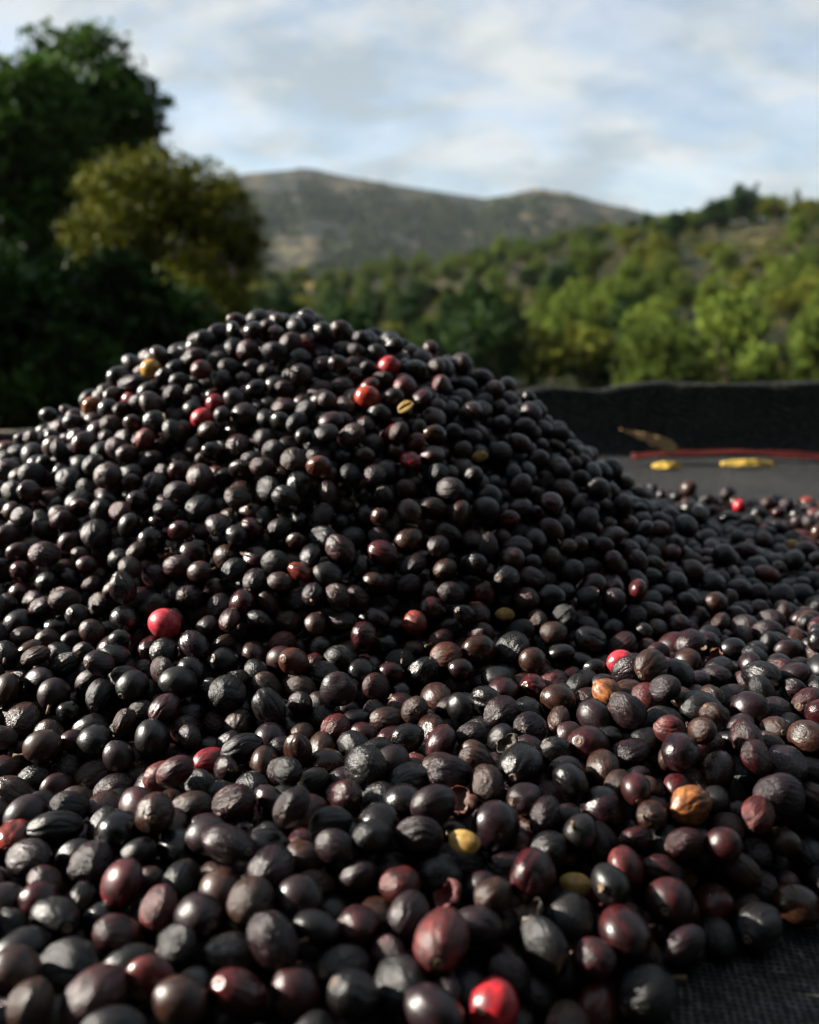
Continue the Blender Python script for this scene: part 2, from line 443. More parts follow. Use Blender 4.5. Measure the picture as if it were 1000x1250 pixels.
def pack():
    x0, x1, y0, y1 = -.56, .62, -.06, .75
    THICK = 3.3 * DIA
    n_try = 160000
    xs = rng.uniform(x0, x1, n_try); ys = rng.uniform(y0, y1, n_try)
    hh = H(xs, ys)
    hh = np.where(hh < .55 * DIA, 0, hh)
    th = np.clip(hh, 0, THICK)
    vol = th.mean() * (x1 - x0) * (y1 - y0)
    # what lies past the crest or far to the sides needs no depth
    nn = int(.585 * vol / (math.pi / 6 * DIA ** 3))
    pick = rng.choice(n_try, nn, replace=False, p=th / th.sum())
    X, Y, T = xs[pick], ys[pick], th[pick]
    r = DIA / 2 * np.clip(rng.normal(.985, .13, nn), .62, 1.26)
    Z = H(X, Y) - rng.uniform(0, 1, nn) * T
    P = np.stack([X, Y, Z], 1)
    jit = rng.uniform(-.78, .28, nn) * DIA
    def clamp(P):
        h = H(P[:, 0], P[:, 1])
        top = np.maximum(h + jit - r * .4, r + .0)
        low = np.maximum(h - THICK, 0) + r
        P[:, 2] = np.clip(P[:, 2], np.minimum(low, top), np.maximum(top, low))
    def relax(P, iters, g=0.0, cl=True):
        nonlocal r
        for it in range(iters):
            if it % 6 == 0:
                I, J = neighbours(P, DIA * 1.55)
            if g:
                P[:, 2] -= g
                P[:, 2] = np.maximum(P[:, 2], r)
            d = P[I] - P[J]
            L_ = np.sqrt((d * d).sum(1)) + 1e-12
            ov = np.maximum((r[I] + r[J]) * .985 - L_, 0)
            k = ov > 0
            mv = d[k] * (ov[k] / L_[k] * .42)[:, None]
            for a in range(3):
                P[:, a] += np.bincount(I[k], mv[:, a], len(P)) - np.bincount(J[k], mv[:, a], len(P))
            if cl:
                clamp(P)
        return P
    P = relax(P, 110)
    P = relax(P, 26, g=.0005, cl=False)
    P[:, 2] = np.maximum(P[:, 2], r)
    # loose ones lying on top
    nt_ = 260
    lx = rng.uniform(-.5, .55, nt_ * 3); ly = rng.uniform(.05, .66, nt_ * 3)
    ok = H(lx, ly) > .8 * DIA
    lx, ly = lx[ok][:nt_], ly[ok][:nt_]
    for x, y in zip(lx, ly):
        rr = DIA / 2 * float(np.clip(rng.normal(.97, .13), .7, 1.25))
        dd = (P[:, 0] - x) ** 2 + (P[:, 1] - y) ** 2
        R2 = (r + rr) ** 2
        k = dd < R2
        if not k.any():
            continue
        # roll down to rest between its neighbours
        near = np.where(dd < .03 ** 2)[0]
        Q, R2 = P[near], R2[near]
        def rest(xx, yy):
            d2 = (Q[:, 0] - xx) ** 2 + (Q[:, 1] - yy) ** 2
            k = d2 < R2
            return (Q[k, 2] + np.sqrt(R2[k] - d2[k])).max() if k.any() else rr
        best = (x, y, rest(x, y))
        for _ in range(60):
            xx, yy = best[0] + rng.normal(0, .0012), best[1] + rng.normal(0, .0012)
            if math.hypot(xx - x, yy - y) > .02:
                break
            z = rest(xx, yy)
            if z < best[2]:
                best = (xx, yy, z)
        P = np.vstack([P, [best]]); r = np.append(r, rr)
    return P, r
P, RAD = pack()
NP = len(P)

def id_buffer(eye, yaw=0.0, pitch=PITCH, s=.5):
    W, Hh = int(1000 * s), int(1250 * s)
    buf = np.full((Hh, W), -1, np.int32)
    px, py, dep = project(P, eye, yaw, pitch)
    rp = FPX * RAD / np.maximum(dep, 1e-3) * s
    px, py = px * s, py * s
    k = np.where((dep > .03) & (px + rp > 0) & (px - rp < W) & (py + rp > 0) & (py - rp < Hh))[0]
    for i in k[np.argsort(-dep[k])]:
        a0, a1 = max(int(px[i] - rp[i]), 0), min(int(px[i] + rp[i]) + 2, W)
        b0, b1 = max(int(py[i] - rp[i]), 0), min(int(py[i] + rp[i]) + 2, Hh)
        if a1 <= a0 or b1 <= b0:
            continue
        yy, xx = np.ogrid[b0:b1, a0:a1]
        m = (xx - px[i]) ** 2 + (yy - py[i]) ** 2 <= rp[i] ** 2
        buf[b0:b1, a0:a1][m] = i
    return buf, px / s, py / s, rp / s
buf, SX, SY, SR = id_buffer((0, 0, CAM_H))
SEEN = np.bincount(buf[buf >= 0], minlength=NP) * 4.0        # visible area in picture pixels
near_any = np.zeros(NP, bool)
for eye, yaw, pit in (((-.25, .02, .2), R(20), R(22)), ((.3, .02, .2), R(-24), R(22)), ((0, .05, .36), 0, R(35)), ((.45, .3, .25), R(-70), R(25)), ((-.5, .3, .25), R(75), R(22)), ((0, 1.25, .35), R(180), R(25)), ((-.75, 1.0, .3), R(130), R(25)), ((.6, 1.0, .3), R(-130), R(25))):
    b2 = id_buffer(eye, yaw, pit, .35)[0]
    near_any |= np.bincount(b2[b2 >= 0], minlength=NP) > 3

# ------------------------------------------------------------------ cherry shapes
def icosphere(sub):
    t = (1 + 5 ** .5) / 2
    v = [(-1, t, 0), (1, t, 0), (-1, -t, 0), (1, -t, 0), (0, -1, t), (0, 1, t), (0, -1, -t), (0, 1, -t), (t, 0, -1), (t, 0, 1), (-t, 0, -1), (-t, 0, 1)]
    f = [(0, 11, 5), (0, 5, 1), (0, 1, 7), (0, 7, 10), (0, 10, 11), (1, 5, 9), (5, 11, 4), (11, 10, 2), (10, 7, 6), (7, 1, 8), (3, 9, 4), (3, 4, 2), (3, 2, 6), (3, 6, 8), (3, 8, 9), (4, 9, 5), (2, 4, 11), (6, 2, 10), (8, 6, 7), (9, 8, 1)]
    V = np.array(v, float); V /= np.linalg.norm(V[0]); F = np.array(f)
    for _ in range(sub):
        e = np.sort(np.concatenate([F[:, [0, 1]], F[:, [1, 2]], F[:, [2, 0]]]), 1)
        u, inv = np.unique(e, axis=0, return_inverse=True)
        inv = inv.ravel()
        m = V[u].sum(1); m /= np.linalg.norm(m, axis=1)[:, None]
        n = len(F); k = len(V) + inv
        a, b, c = k[:n], k[n:2 * n], k[2 * n:]
        V = np.concatenate([V, m])
        F = np.concatenate([np.stack([F[:, 0], a, c], 1), np.stack([F[:, 1], b, a], 1), np.stack([F[:, 2], c, b], 1), np.stack([a, b, c], 1)])
    return V, F
ICO = {s: icosphere(s) for s in (1, 2, 3, 4)}
STYLES = ['smooth', 'smooth', 'smooth', 'finely wrinkled', 'finely wrinkled', 'finely wrinkled', 'deeply creased', 'deeply creased', 'dented', 'ribbed', 'ribbed', 'shrivelled']
def cherry_shape(k, D):
    """unit directions D -> surface points (unit radius about 1, long axis along x)"""
    g = np.random.default_rng(500 + k)
    st = STYLES[k]
    x, y, z = D.T
    th = np.arctan2(z, y)
    rad = np.ones(len(D))
    for _ in range(5):                                     # broad unevenness
        w = g.normal(0, 1.7, 3); rad += g.uniform(.008, .026) * np.sin(D @ w + g.uniform(0, 6))
    eq = np.sqrt(np.clip(1 - x * x, 0, 1))
    if st in ('finely wrinkled', 'deeply creased', 'ribbed', 'shrivelled'):
        nlay = {'finely wrinkled': 3, 'deeply creased': 2, 'ribbed': 2, 'shrivelled': 4}[st]
        for q in range(nlay):
            kf = {'finely wrinkled': g.integers(7, 15), 'deeply creased': g.integers(2, 5), 'ribbed': g.integers(6, 9), 'shrivelled': g.integers(4, 12)}[st]
            amp = {'finely wrinkled': .022, 'deeply creased': .062, 'ribbed': .042, 'shrivelled': .052}[st] * g.uniform(.7, 1.3)
            ph = g.uniform(0, 6)
            warp = .9 * np.sin(D @ g.normal(0, 2.2, 3) + g.uniform(0, 6)) + .5 * np.sin(D @ g.normal(0, 4.0, 3))
            s = np.abs(np.sin(.5 * kf * th + ph + warp))
            mask = .35 + .65 * np.clip(.5 + .8 * np.sin(D @ g.normal(0, 1.6, 3) + g.uniform(0, 6)), 0, 1)
            rad -= amp * (1 - s) ** 2.0 * mask * eq ** .6
    if st in ('dented', 'shrivelled', 'deeply creased'):
        for _ in range({'dented': 4, 'shrivelled': 3, 'deeply creased': 1}[st]):
            c = g.normal(0, 1, 3); c /= np.linalg.norm(c)
            dd = np.clip(D @ c, -1, 1); rad -= g.uniform(.05, .12) * np.exp(-((1 - dd) / g.uniform(.06, .16)))
    # blossom end: shallow crater, stalk end: slight point
    rad -= .030 * np.exp(-(np.clip(1 - x, 0, 2) / .014)) - .03 * np.exp(-((np.clip(1 - x, 0, 2) - .05) / .03) ** 2)
    rad += .03 * np.exp(-(np.clip(1 + x, 0, 2) / .02))
    el = {'smooth': 1.05, 'ribbed': 1.13, 'shrivelled': 1.16, 'dented': 1.07}.get(st, 1.10) * g.uniform(.95, 1.07)
    S = np.array([el, 1.0 * g.uniform(.95, 1.03), g.uniform(.86, .98)])
    return D * rad[:, None] * S / el ** .45
NV = len(STYLES)
SHAPE = {s: [cherry_shape(k, ICO[s][0]) for k in range(NV)] for s in (1, 2, 3, 4)}
BASE_R = DIA / 2

TINTS = {   # base skin, second tone
    'jet black': ((.0016, .0014, .0018), (.0042, .0030, .0032)),
    'charcoal grey': ((.0036, .0034, .0038), (.0072, .0060, .0060)),
    'dark brown': ((.0140, .0052, .0034), (.0290, .0120, .0072)),
    'deep maroon': ((.0260, .0030, .0042), (.0100, .0028, .0032)),
    'purplish black': ((.0062, .0020, .0036), (.0125, .0046, .0062)),
    'dull red': ((.0720, .0110, .0105), (.0240, .0060, .0058)),
    'bright red': ((0.2852, 0.0124, 0.0174), (0.1100, 0.0064, 0.0104)),
    'pink red': ((0.3224, 0.0248, 0.0372), (0.2356, 0.0124, 0.0217)),
    'crimson': ((0.1550, 0.0062, 0.0124), (0.0620, 0.0050, 0.0074)),
    'brick red': ((0.1178, 0.0174, 0.0112), (0.0558, 0.0112, 0.0087)),
    'orange red': ((0.2600, 0.0360, 0.0170), (0.1500, 0.0120, 0.0100)),
    'dark red': ((0.0480, 0.0052, 0.0064), (0.0190, 0.0042, 0.0048)),
    'reddish brown': ((0.0713, 0.0198, 0.0099), (0.0341, 0.0124, 0.0074)),
    'orange brown': ((0.2108, 0.0806, 0.0248), (0.0806, 0.0279, 0.0124)),
    'yellow': ((0.3472, 0.2046, 0.0341), (0.2604, 0.1364, 0.0248)),
}
def cherry_material():
    m, t, p, o = new_mat('dried_coffee_cherry_skin')
    def attr(name, src):
        a = N(t, 'ShaderNodeAttribute', attribute_name=name); a.attribute_type = src; return a
    lc = attr('lc', 'GEOMETRY')
    def both(name):      # the same property, per point in the joined mass or per object on a single cherry
        a, b = attr(name, 'GEOMETRY'), attr(name, 'OBJECT')
        s = N(t, 'ShaderNodeVectorMath', operation='ADD'); L(t, a.outputs['Vector'], s.inputs[0]); L(t, b.outputs['Vector'], s.inputs[1]); return s.outputs[0]
    c1, c2, rd = both('tint_a'), both('tint_b'), both('rnd')
    off = N(t, 'ShaderNodeVectorMath', operation='MULTIPLY_ADD'); off.inputs[1].default_value = (37, 37, 37)
    L(t, rd, off.inputs[0]); L(t, lc.outputs['Vector'], off.inputs[2])
    def noise(scale, stretch, detail=4.0, rough=.55, dist=0.0):
        mpn = N(t, 'ShaderNodeMapping'); mpn.inputs['Scale'].default_value = stretch
        L(t, off.outputs[0], mpn.inputs[0])
        n = N(t, 'ShaderNodeTexNoise', inp={'Scale': scale, 'Detail': detail, 'Roughness': rough, 'Distortion': dist})
        L(t, mpn.outputs[0], n.inputs['Vector']); return n.outputs['Fac']
    patch = noise(1.3, (1, 1, 1), 5, .6, .5)
    streak = noise(3.6, (.35, 1, 1), 5, .62, .6)
    fine = noise(11, (.55, 1, 1), 4, .6, .3)
    pr = ramp(t, patch, [(.40, (0, 0, 0)), (.62, (1, 1, 1))])
    mixc = N(t, 'ShaderNodeMixRGB'); L(t, pr.outputs[0], mixc.inputs[0]); L(t, c1, mixc.inputs[1]); L(t, c2, mixc.inputs[2])
    sr = ramp(t, streak, [(.32, (.40, .36, .36)), (.5, (1, 1, 1)), (.70, (1.9, 1.6, 1.45))])
    mul = N(t, 'ShaderNodeMixRGB', blend_type='MULTIPLY', inp={0: 1.0}); L(t, mixc.outputs[0], mul.inputs[1]); L(t, sr.outputs[0], mul.inputs[2])
    # pale dusty bloom
    bl = ramp(t, noise(2.2, (1, 1, 1), 6, .7), [(.56, (0, 0, 0)), (.78, (.0060, .0046, .0040))])
    add = N(t, 'ShaderNodeMixRGB', blend_type='ADD', inp={0: 1.0}); L(t, mul.outputs[0], add.inputs[1]); L(t, bl.outputs[0], add.inputs[2])
    L(t, add.outputs[0], p.inputs['Base Color'])
    rr = ramp(t, fine, [(.3, (.17, .17, .17)), (.7, (.34, .34, .34))])
    sepr = N(t, 'ShaderNodeSeparateXYZ'); L(t, rd, sepr.inputs[0])
    ra = N(t, 'ShaderNodeMath', operation='MULTIPLY_ADD', inp={1: .22, 2: -.04}); L(t, sepr.outputs['X'], ra.inputs[0])
    rs = N(t, 'ShaderNodeMath', operation='ADD'); L(t, rr.outputs[0], rs.inputs[0]); L(t, ra.outputs[0], rs.inputs[1])
    L(t, rs.outputs[0], p.inputs['Roughness'])
    p.inputs['Specular IOR Level'].default_value = .38
    # fine wrinkles running from end to end, stronger on some cherries
    h1 = N(t, 'ShaderNodeMath', operation='MULTIPLY', inp={1: .45}); L(t, fine, h1.inputs[0])
    h2 = N(t, 'ShaderNodeMath', operation='ADD'); L(t, streak, h2.inputs[0]); L(t, h1.outputs[0], h2.inputs[1])
    bs = N(t, 'ShaderNodeMath', operation='MULTIPLY_ADD', inp={1: .68, 2: .03}); L(t, sepr.outputs['Y'], bs.inputs[0])
    bp = N(t, 'ShaderNodeBump', inp={'Distance': .0012}); L(t, bs.outputs[0], bp.inputs['Strength']); L(t, h2.outputs[0], bp.inputs['Height'])
    L(t, bp.outputs[0], p.inputs['Normal'])
    return m
SKIN = cherry_material()

def simple_mat(name, a, b, rough=.6, scale=300, spec=.4, bump=.0003):
    m, t, p, o = new_mat(name)
    tcn = N(t, 'ShaderNodeTexCoord')
    nn = N(t, 'ShaderNodeTexNoise', inp={'Scale': scale, 'Detail': 5.0, 'Roughness': .65}); L(t, tcn.outputs['Object'], nn.inputs['Vector'])
    c = ramp(t, nn.outputs['Fac'], [(.35, a), (.65, b)]); L(t, c.outputs[0], p.inputs['Base Color'])
    p.inputs['Roughness'].default_value = rough; p.inputs['Specular IOR Level'].default_value = spec
    bp = N(t, 'ShaderNodeBump', inp={'Distance': bump, 'Strength': .7}); L(t, nn.outputs['Fac'], bp.inputs['Height']); L(t, bp.outputs[0], p.inputs['Normal'])
    return m
SCARM = simple_mat('dry_blossom_scar', (.045, .026, .018), (.13, .085, .055), .75, 500)
STALKM = simple_mat('dry_stalk', (.05, .028, .016), (.14, .09, .05), .8, 500)
BEANM = simple_mat('dry_parchment_bean', (.17, .085, .016), (.34, .225, .060), .55, 260)
HUSKM = simple_mat('torn_dry_husk', (.030, .009, .006), (.10, .034, .018), .6, 260)
PINKHUSKM = simple_mat('torn_pink_husk', (.06, .016, .016), (.13, .042, .038), .6, 260)
PALEHUSKM = simple_mat('torn_pale_husk', (.022, .018, .015), (.10, .078, .058), .6, 260)

MESH4 = [mesh('coffee_cherry', SHAPE[4][k] * BASE_R, ICO[4][1], [SKIN], {'lc': ICO[4][0]}) for k in range(NV)]
def scar_mesh():
    V = []; F = []; n = 12
    prof = [(.00021, .00010), (.00062, .00004), (.00086, .00022), (.00112, .00026), (.00135, .00006), (.0014, -.0005)]
    for rr, hh in prof:
        for k in range(n):
            a = 2 * math.pi * k / n
            q = rr * (1 + .08 * math.sin(3 * a + rr * 4000)); V.append((hh, q * math.cos(a), q * math.sin(a)))
    for i in range(len(prof) - 1):
        for k in range(n):
            k2 = (k + 1) % n; a = i * n
            F += [(a + k, a + n + k, a + n + k2), (a + k, a + n + k2, a + k2)]
    V.append((.0001, 0, 0)); c = len(V) - 1
    F += [(c, k, (k + 1) % n) for k in range(n)]
    return mesh('blossom_scar', V, F, [SCARM])
SCAR = scar_mesh()
def stalk_mesh():
    v, f = tube([(.0006, 0, 0), (-.0006, .0001, 0), (-.0016, .0004, .0002), (-.0027, .0011, .0003)], [.00075, .00055, .00045, .0006], 7)
    return mesh('stalk', v, f, [STALKM])
STALK = stalk_mesh()

def bean_mesh(k):
    """coffee seed in parchment: domed back, flat face with a centre groove"""
    D, F = ICO[3]
    g = np.random.default_rng(900 + k)
    x, y, z = D.T
    V = D * np.array([.0052, .0037, .0026])
    flat = z < 0
    V[flat, 2] *= .25
    gr = np.exp(-(V[:, 1] / .00042) ** 2) * (np.abs(V[:, 0]) < .0046) * flat
    V[:, 2] += gr * .0010
    V += D * (.00012 * np.sin(D @ g.normal(0, 4, 3)))[:, None]
    return mesh('coffee_bean', V, F, [BEANM])
BEANS = [bean_mesh(k) for k in range(2)]
def husk_mesh(k, mat):
    """torn open skin: a curled, ragged shell with thickness"""
    g = np.random.default_rng(950 + k)
    nu, nv = 36, 12
    ph = np.linspace(0, 2 * math.pi, nu, endpoint=False)
    rim = 1.55 + sum(g.uniform(.08, .26) * np.sin(q * ph + g.uniform(0, 6)) for q in (1, 2, 3)) + g.normal(0, .11, nu)
    PH_, S_ = np.meshgrid(ph, np.linspace(.02, 1, nv), indexing='ij')
    th = rim[:, None] * S_
    D = np.stack([np.sin(th) * np.cos(PH_), np.sin(th) * np.sin(PH_), -np.cos(th)], -1)
    w = 1 + sum(g.uniform(.03, .10) * np.sin(D @ g.normal(0, 4.0, 3) + g.uniform(0, 6)) for _ in range(5))
    curl = 1 - .32 * smooth(.75, 1, S_) * (.5 + .5 * np.sin(2 * PH_ + k))
    A = (D * (w * curl)[..., None] * np.array([.0066, .0052, .0044])).reshape(-1, 3)
    B = (D * (w * curl * .975)[..., None] * np.array([.0066, .0052, .0044])).reshape(-1, 3)
    i, j = np.meshgrid(np.arange(nu), np.arange(nv - 1), indexing='ij')
    a = (i * nv + j).ravel(); c = (((i + 1) % nu) * nv + j).ravel()
    Q = np.stack([a, a + 1, c + 1, c], -1)
    n = nu * nv; e = np.arange(nu) * nv + nv - 1; e2 = np.roll(e, -1)
    E = np.stack([e, n + e, n + e2, e2], -1)
    return mesh('cherry_husk', np.concatenate([A, B]), np.concatenate([Q, Q[:, ::-1] + n, E]), [mat])

# ------------------------------------------------------------------ which cherry is what
kinds = np.array(['jet black', 'charcoal grey', 'dark brown', 'deep maroon', 'purplish black', 'dull red'])
KIND = kinds[rng.choice(6, NP, p=[.25, .08, .24, .15, .25, .03])]
VAR = rng.choice(NV, NP, p=np.array([.95, .95, .95, 1.1, 1.1, 1.1, 1, 1, 1.0, .9, .9, 1.05]) / 12)
RND = rng.uniform(0, 1, (NP, 3))
RND[:, 1] = np.where(np.isin(VAR, [0, 1, 2]), RND[:, 1] * .35, .3 + RND[:, 1] * .7)
SQ = np.stack([np.ones(NP), rng.uniform(.90, 1.05, NP), rng.uniform(.76, 1.03, NP)], 1)      # some have dried flatter than others
# orientation: the long axis lies mostly flat
def rot_from(az, tilt, roll):
    """matrices (n,3,3): local x to the long axis"""
    ca, sa, ct, st = np.cos(az), np.sin(az), np.cos(tilt), np.sin(tilt)
    ex = np.stack([ca * ct, sa * ct, st], -1)
    e1 = np.stack([-sa, ca, np.zeros_like(az)], -1)
    e2 = np.cross(ex, e1)
    cr_, sr_ = np.cos(roll)[:, None], np.sin(roll)[:, None]
    ey = e1 * cr_ + e2 * sr_; ez = np.cross(ex, ey)
    return np.stack([ex, ey, ez], -1)
ROT = rot_from(rng.uniform(0, 2 * math.pi, NP), rng.normal(0, .45, NP), rng.uniform(0, 2 * math.pi, NP))

# coloured ones: (picture x, y, what, size, label, short reference)
SPECIAL = [
    (198, 758, 'pink red', 1.12, 'bright pink-red ripe cherry with matt skin, alone among black ones low on heap', 'the lone pink-red cherry'),
    (583, 1198, 'bright red', .98, 'glossy bright red cherry on the low front ridge', 'the glossy red cherry'),
    (445, 489, 'orange red', 1.1, 'orange-red cherry high on the heap, beside the split yellow bean', 'the orange-red cherry'),
    (461, 449, 'bright red', 1.08, 'crimson-red oval cherry just under the crest, above the orange-red one', 'the red cherry under the crest'),
    (472, 532, 'crimson', 1.05, 'crimson cherry directly below the orange-red one', 'the crimson cherry below the orange-red one'),
    (243, 520, 'bright red', 1.1, 'round red cherry touching a darker crimson one near the heap top', 'the round red cherry'),
    (256, 496, 'crimson', .95, 'dark crimson cherry touching the round red one near the heap top', 'the dark crimson cherry'),
    (182, 541, 'brick red', 1.0, 'dull brick-red wrinkled cherry below the heap shoulder', 'the dull brick-red cherry'),
    (499, 572, 'crimson', 1.0, 'small crimson cherry halfway up the heap near the yellow chip', 'the small crimson cherry'),
    (372, 409, 'brick red', .95, 'dull red-brown cherry sitting on the crest of the heap', 'the red-brown crest cherry'),
    (620, 640, 'dark red', 1.0, 'dark red cherry in the shaded slope of the heap', 'the dark red cherry in shade'),
    (452, 680, 'dark red', 1.1, 'shiny dark wine-red cherry in mid slope', 'the wine-red cherry'),
    (362, 798, 'reddish brown', 1.02, 'small red-brown cherry with orange blossom end low on the heap', 'the red-brown cherry with orange end'),
    (513, 760, 'brick red', .95, 'shiny brick-red cherry at the heap foot beside a maroon oval one', 'the shiny brick-red cherry'),
    (543, 745, 'deep maroon', 1.05, 'maroon oval cherry beside the shiny brick-red one', None),
    (366, 687, 'brick red', .9, 'half hidden dull red cherry in a dark hollow of the slope', None),
    (386, 582, 'reddish brown', 1.0, 'rusty brown cherry in upper mid slope', None),
    (244, 941, 'crimson', 1.0, 'upright crimson cherry with pale highlight at the heap foot', 'the upright crimson cherry'),
    (204, 931, 'dark red', .95, 'wrinkled dark crimson cherry next to the upright crimson one', None),
    (14, 1033, 'brick red', 1.05, 'long brick-red cherry lying on the net by the front ridge', 'the long brick-red cherry'),
    (760, 808, 'pink red', .9, 'pink-red cherry peeping over the back of the front ridge', 'the pink-red cherry behind the ridge'),
    (826, 966, 'dark red', .95, 'dark red cherry sunk between large black ones on the ridge', None),
    (720, 924, 'deep maroon', 1.2, 'large smooth maroon cherry on top of the ridge', 'the large maroon cherry'),
    (142, 1070, 'dark red', 1.15, 'large maroon-red cherry with glossy skin at the front', 'the large maroon-red cherry'),
    (835, 1112, 'deep maroon', 1.15, 'glossy maroon cherry lying in front of the bright yellow bean', None),
    (876, 1076, 'dark red', .95, 'small dull red cherry right beside the bright yellow bean', None),
    (328, 1222, 'dark red', 1.05, 'maroon cherry with warm brown blossom end in the front row', None),
    (733, 852, 'orange brown', .95, 'orange and brown half ripe cherry on the back of the ridge', 'the orange-brown cherry'),
    (845, 986, 'orange brown', .9, 'dark cherry with ochre patch in a gap of the ridge', None),
    (600, 713, 'dark red', 1.05, 'smooth dark red cherry in the hollow behind the ridge', None),
    (764, 716, 'dark red', .95, 'dull dark red cherry in shade where heap meets flat layer', None),
    (664, 842, 'dark red', 1.05, 'dark oval cherry with a red streak behind the ridge', None),
    (542, 812, 'reddish brown', 1.05, 'wrinkled rust-brown cherry at the foot of the heap', 'the rust-brown cherry'),
    (118, 480, 'orange brown', .9, 'split cherry with orange flesh on the sunlit shoulder', None),
    (161, 492, 'brick red', 1.0, 'black and pink two-toned cherry on the sunlit shoulder', None),
    (190, 444, 'yellow', .78, 'small round yellow cherry near the crest on the sunlit shoulder', None),
    (909, 621, 'bright red', .95, 'red cherry at the far edge of the spread layer by bare net', None),
    (985, 605, 'brick red', 1.0, 'dull pinkish cherry at the far end of the spread layer', None),
    (770, 1160, 'deep maroon', 1.2, 'large smooth brown-maroon cherry below the yellow beans', None),
    (740, 1215, 'dark red', 1.15, 'glossy reddish maroon cherry in the front row near bare net', None),
]
BEAN_AT = [
    (495, 489, 'yellow split bean with its grooved face up beside the orange-red cherry', 'the split yellow bean', True),
    (580, 554, 'small golden bean lying on the shaded slope of the heap', 'the small golden bean', False),
    (561, 1014, 'golden curved bean beside torn brown husk on the ridge', 'the golden curved bean', False),
    (838, 1070, 'bright yellow smooth bean resting behind a glossy maroon cherry', 'the bright yellow bean', False),
    (722, 1086, 'dull yellow bean standing between black cherries in front of ridge', 'the dull yellow bean', False),
    (622, 742, 'pale yellow bean in the dark hollow behind the ridge', 'the pale yellow bean', False),
    (979, 660, 'yellow bean on the spread layer beyond the heap foot', 'the yellow bean beyond the heap', False),
]
HUSK_AT = [
    (545, 972, 'torn curled brown husk lying open on the ridge', 'the torn brown husk', HUSKM),
    (533, 1056, 'ragged pink scrap of husk between black cherries', 'the ragged pink husk', PINKHUSKM),
    (632, 902, 'crumpled pale silvery husk on the back of the ridge', 'the pale silvery husk', PALEHUSKM),
    (860, 812, 'torn amber husk scrap at the back of the ridge', 'the amber husk scrap', HUSKM),
    (622, 1108, 'hollow tan half husk facing up in front of the ridge', 'the tan half husk', PALEHUSKM),
    (205, 655, 'split brown husk on the sunlit slope', 'the split brown husk', HUSKM),
]
vis_frac = SEEN / (math.pi * SR ** 2 + 1)
taken = np.zeros(NP, bool)
def choose(x, y):
    d = np.hypot(SX - x, SY - y) / np.maximum(SR, 4)
    cost = d + 1.6 * np.clip(.62 - vis_frac, 0, 1) + (SEEN < 60) * 9 + taken * 99
    i = int(np.argmin(cost)); taken[i] = True
    return i
SPEC_I = [choose(s[0], s[1]) for s in SPECIAL]
BEAN_I = [choose(b[0], b[1]) for b in BEAN_AT]
HUSK_I = [choose(h[0], h[1]) for h in HUSK_AT]

CAMV = np.array([0, 0, CAM_H])
def place(o, i, scale=None, rot=None):
    m = Matrix([list(row) for row in (ROT[i] if rot is None else rot)]).to_4x4()
    s = RAD[i] / BASE_R if scale is None else scale
    o.matrix_world = Matrix.Translation(Vector(P[i])) @ m @ Matrix.Diagonal((s, s * (SQ[i, 1] if scale is None else 1), s * (SQ[i, 2] if scale is None else 1), 1))
def look_rot(i, axis_to_cam, other):
    """rotation whose local axis (0,1,2) points to the lens"""
    a = CAMV - P[i]; a /= np.linalg.norm(a); a = a + np.array(other); a /= np.linalg.norm(a)
    b = np.cross(a, [0, .3, 1.0]); b /= np.linalg.norm(b); c = np.cross(a, b)
    cols = {0: (a, b, c), 1: (c, a, b), 2: (b, c, a)}[axis_to_cam]
    return np.stack(cols, -1)
def dress(o, i, kind):
    a, b = TINTS[kind]
    o['tint_a'] = [float(q) for q in a]; o['tint_b'] = [float(q) for q in b]; o['rnd'] = [float(q) for q in RND[i]]
def add_ends(o, k, i, stalk_p=.12):
    pole = SHAPE[4][k][np.argmax(ICO[4][0][:, 0])] * BASE_R
    s = link('blossom_scar', SCAR, o); s.location = (pole[0] - .00005, pole[1], pole[2]); s.scale = (1, .72, .72)
    if rng.uniform() < stalk_p:
        pole = SHAPE[4][k][np.argmin(ICO[4][0][:, 0])] * BASE_R
        q = link('stalk', STALK, o); q.location = (pole[0] + .0004, pole[1], pole[2])

REF = []
for s, i in zip(SPECIAL, SPEC_I):
    x, y, kind, size, label, ref = s
    red = kind not in ('deep maroon', 'orange brown', 'yellow', 'reddish brown')
    nm = {'deep maroon': 'maroon_coffee_cherry', 'orange brown': 'half_ripe_coffee_cherry', 'yellow': 'yellow_coffee_cherry', 'reddish brown': 'brown_coffee_cherry'}.get(kind, 'red_coffee_cherry')
    k = 0 if kind in ('pink red', 'bright red', 'deep maroon', 'yellow', 'orange red') else int(VAR[i])
    if 'wrinkled' in label: k = 4
    RAD[i] = np.clip(BASE_R * size, RAD[i] * .9, RAD[i] * 1.12)
    o = link(nm, MESH4[k], label=label, category='coffee cherry', group='coloured cherries among the black ones')
    RND[i, 1] = .7 if 'wrinkled' in label else .12
    dress(o, i, kind)
    rot = None
    if 'blossom end' in label:
        rot = look_rot(i, 0, (-.7, .2, .1))
    place(o, i, rot=rot); add_ends(o, k, i, 0)
    if ref:
        REF.append((P[i], ref))
for n, (b, i) in enumerate(zip(BEAN_AT, BEAN_I)):
    o = link('coffee_bean', BEANS[n % 2], label=b[2], category='coffee bean', group='yellow beans fallen out of their skins')
    # face or back to the sky and the lens
    rot = look_rot(i, 2, (-.2, 0, .5))
    if b[4]:
        rot = rot @ np.diag([1, -1, -1.0])
    a = rng.uniform(-.6, .6)
    rot = rot @ np.array([[math.cos(a), -math.sin(a), 0], [math.sin(a), math.cos(a), 0], [0, 0, 1]])
    place(o, i, .72, rot)
    o.location.z += .0004
    REF.append((P[i], b[3]))
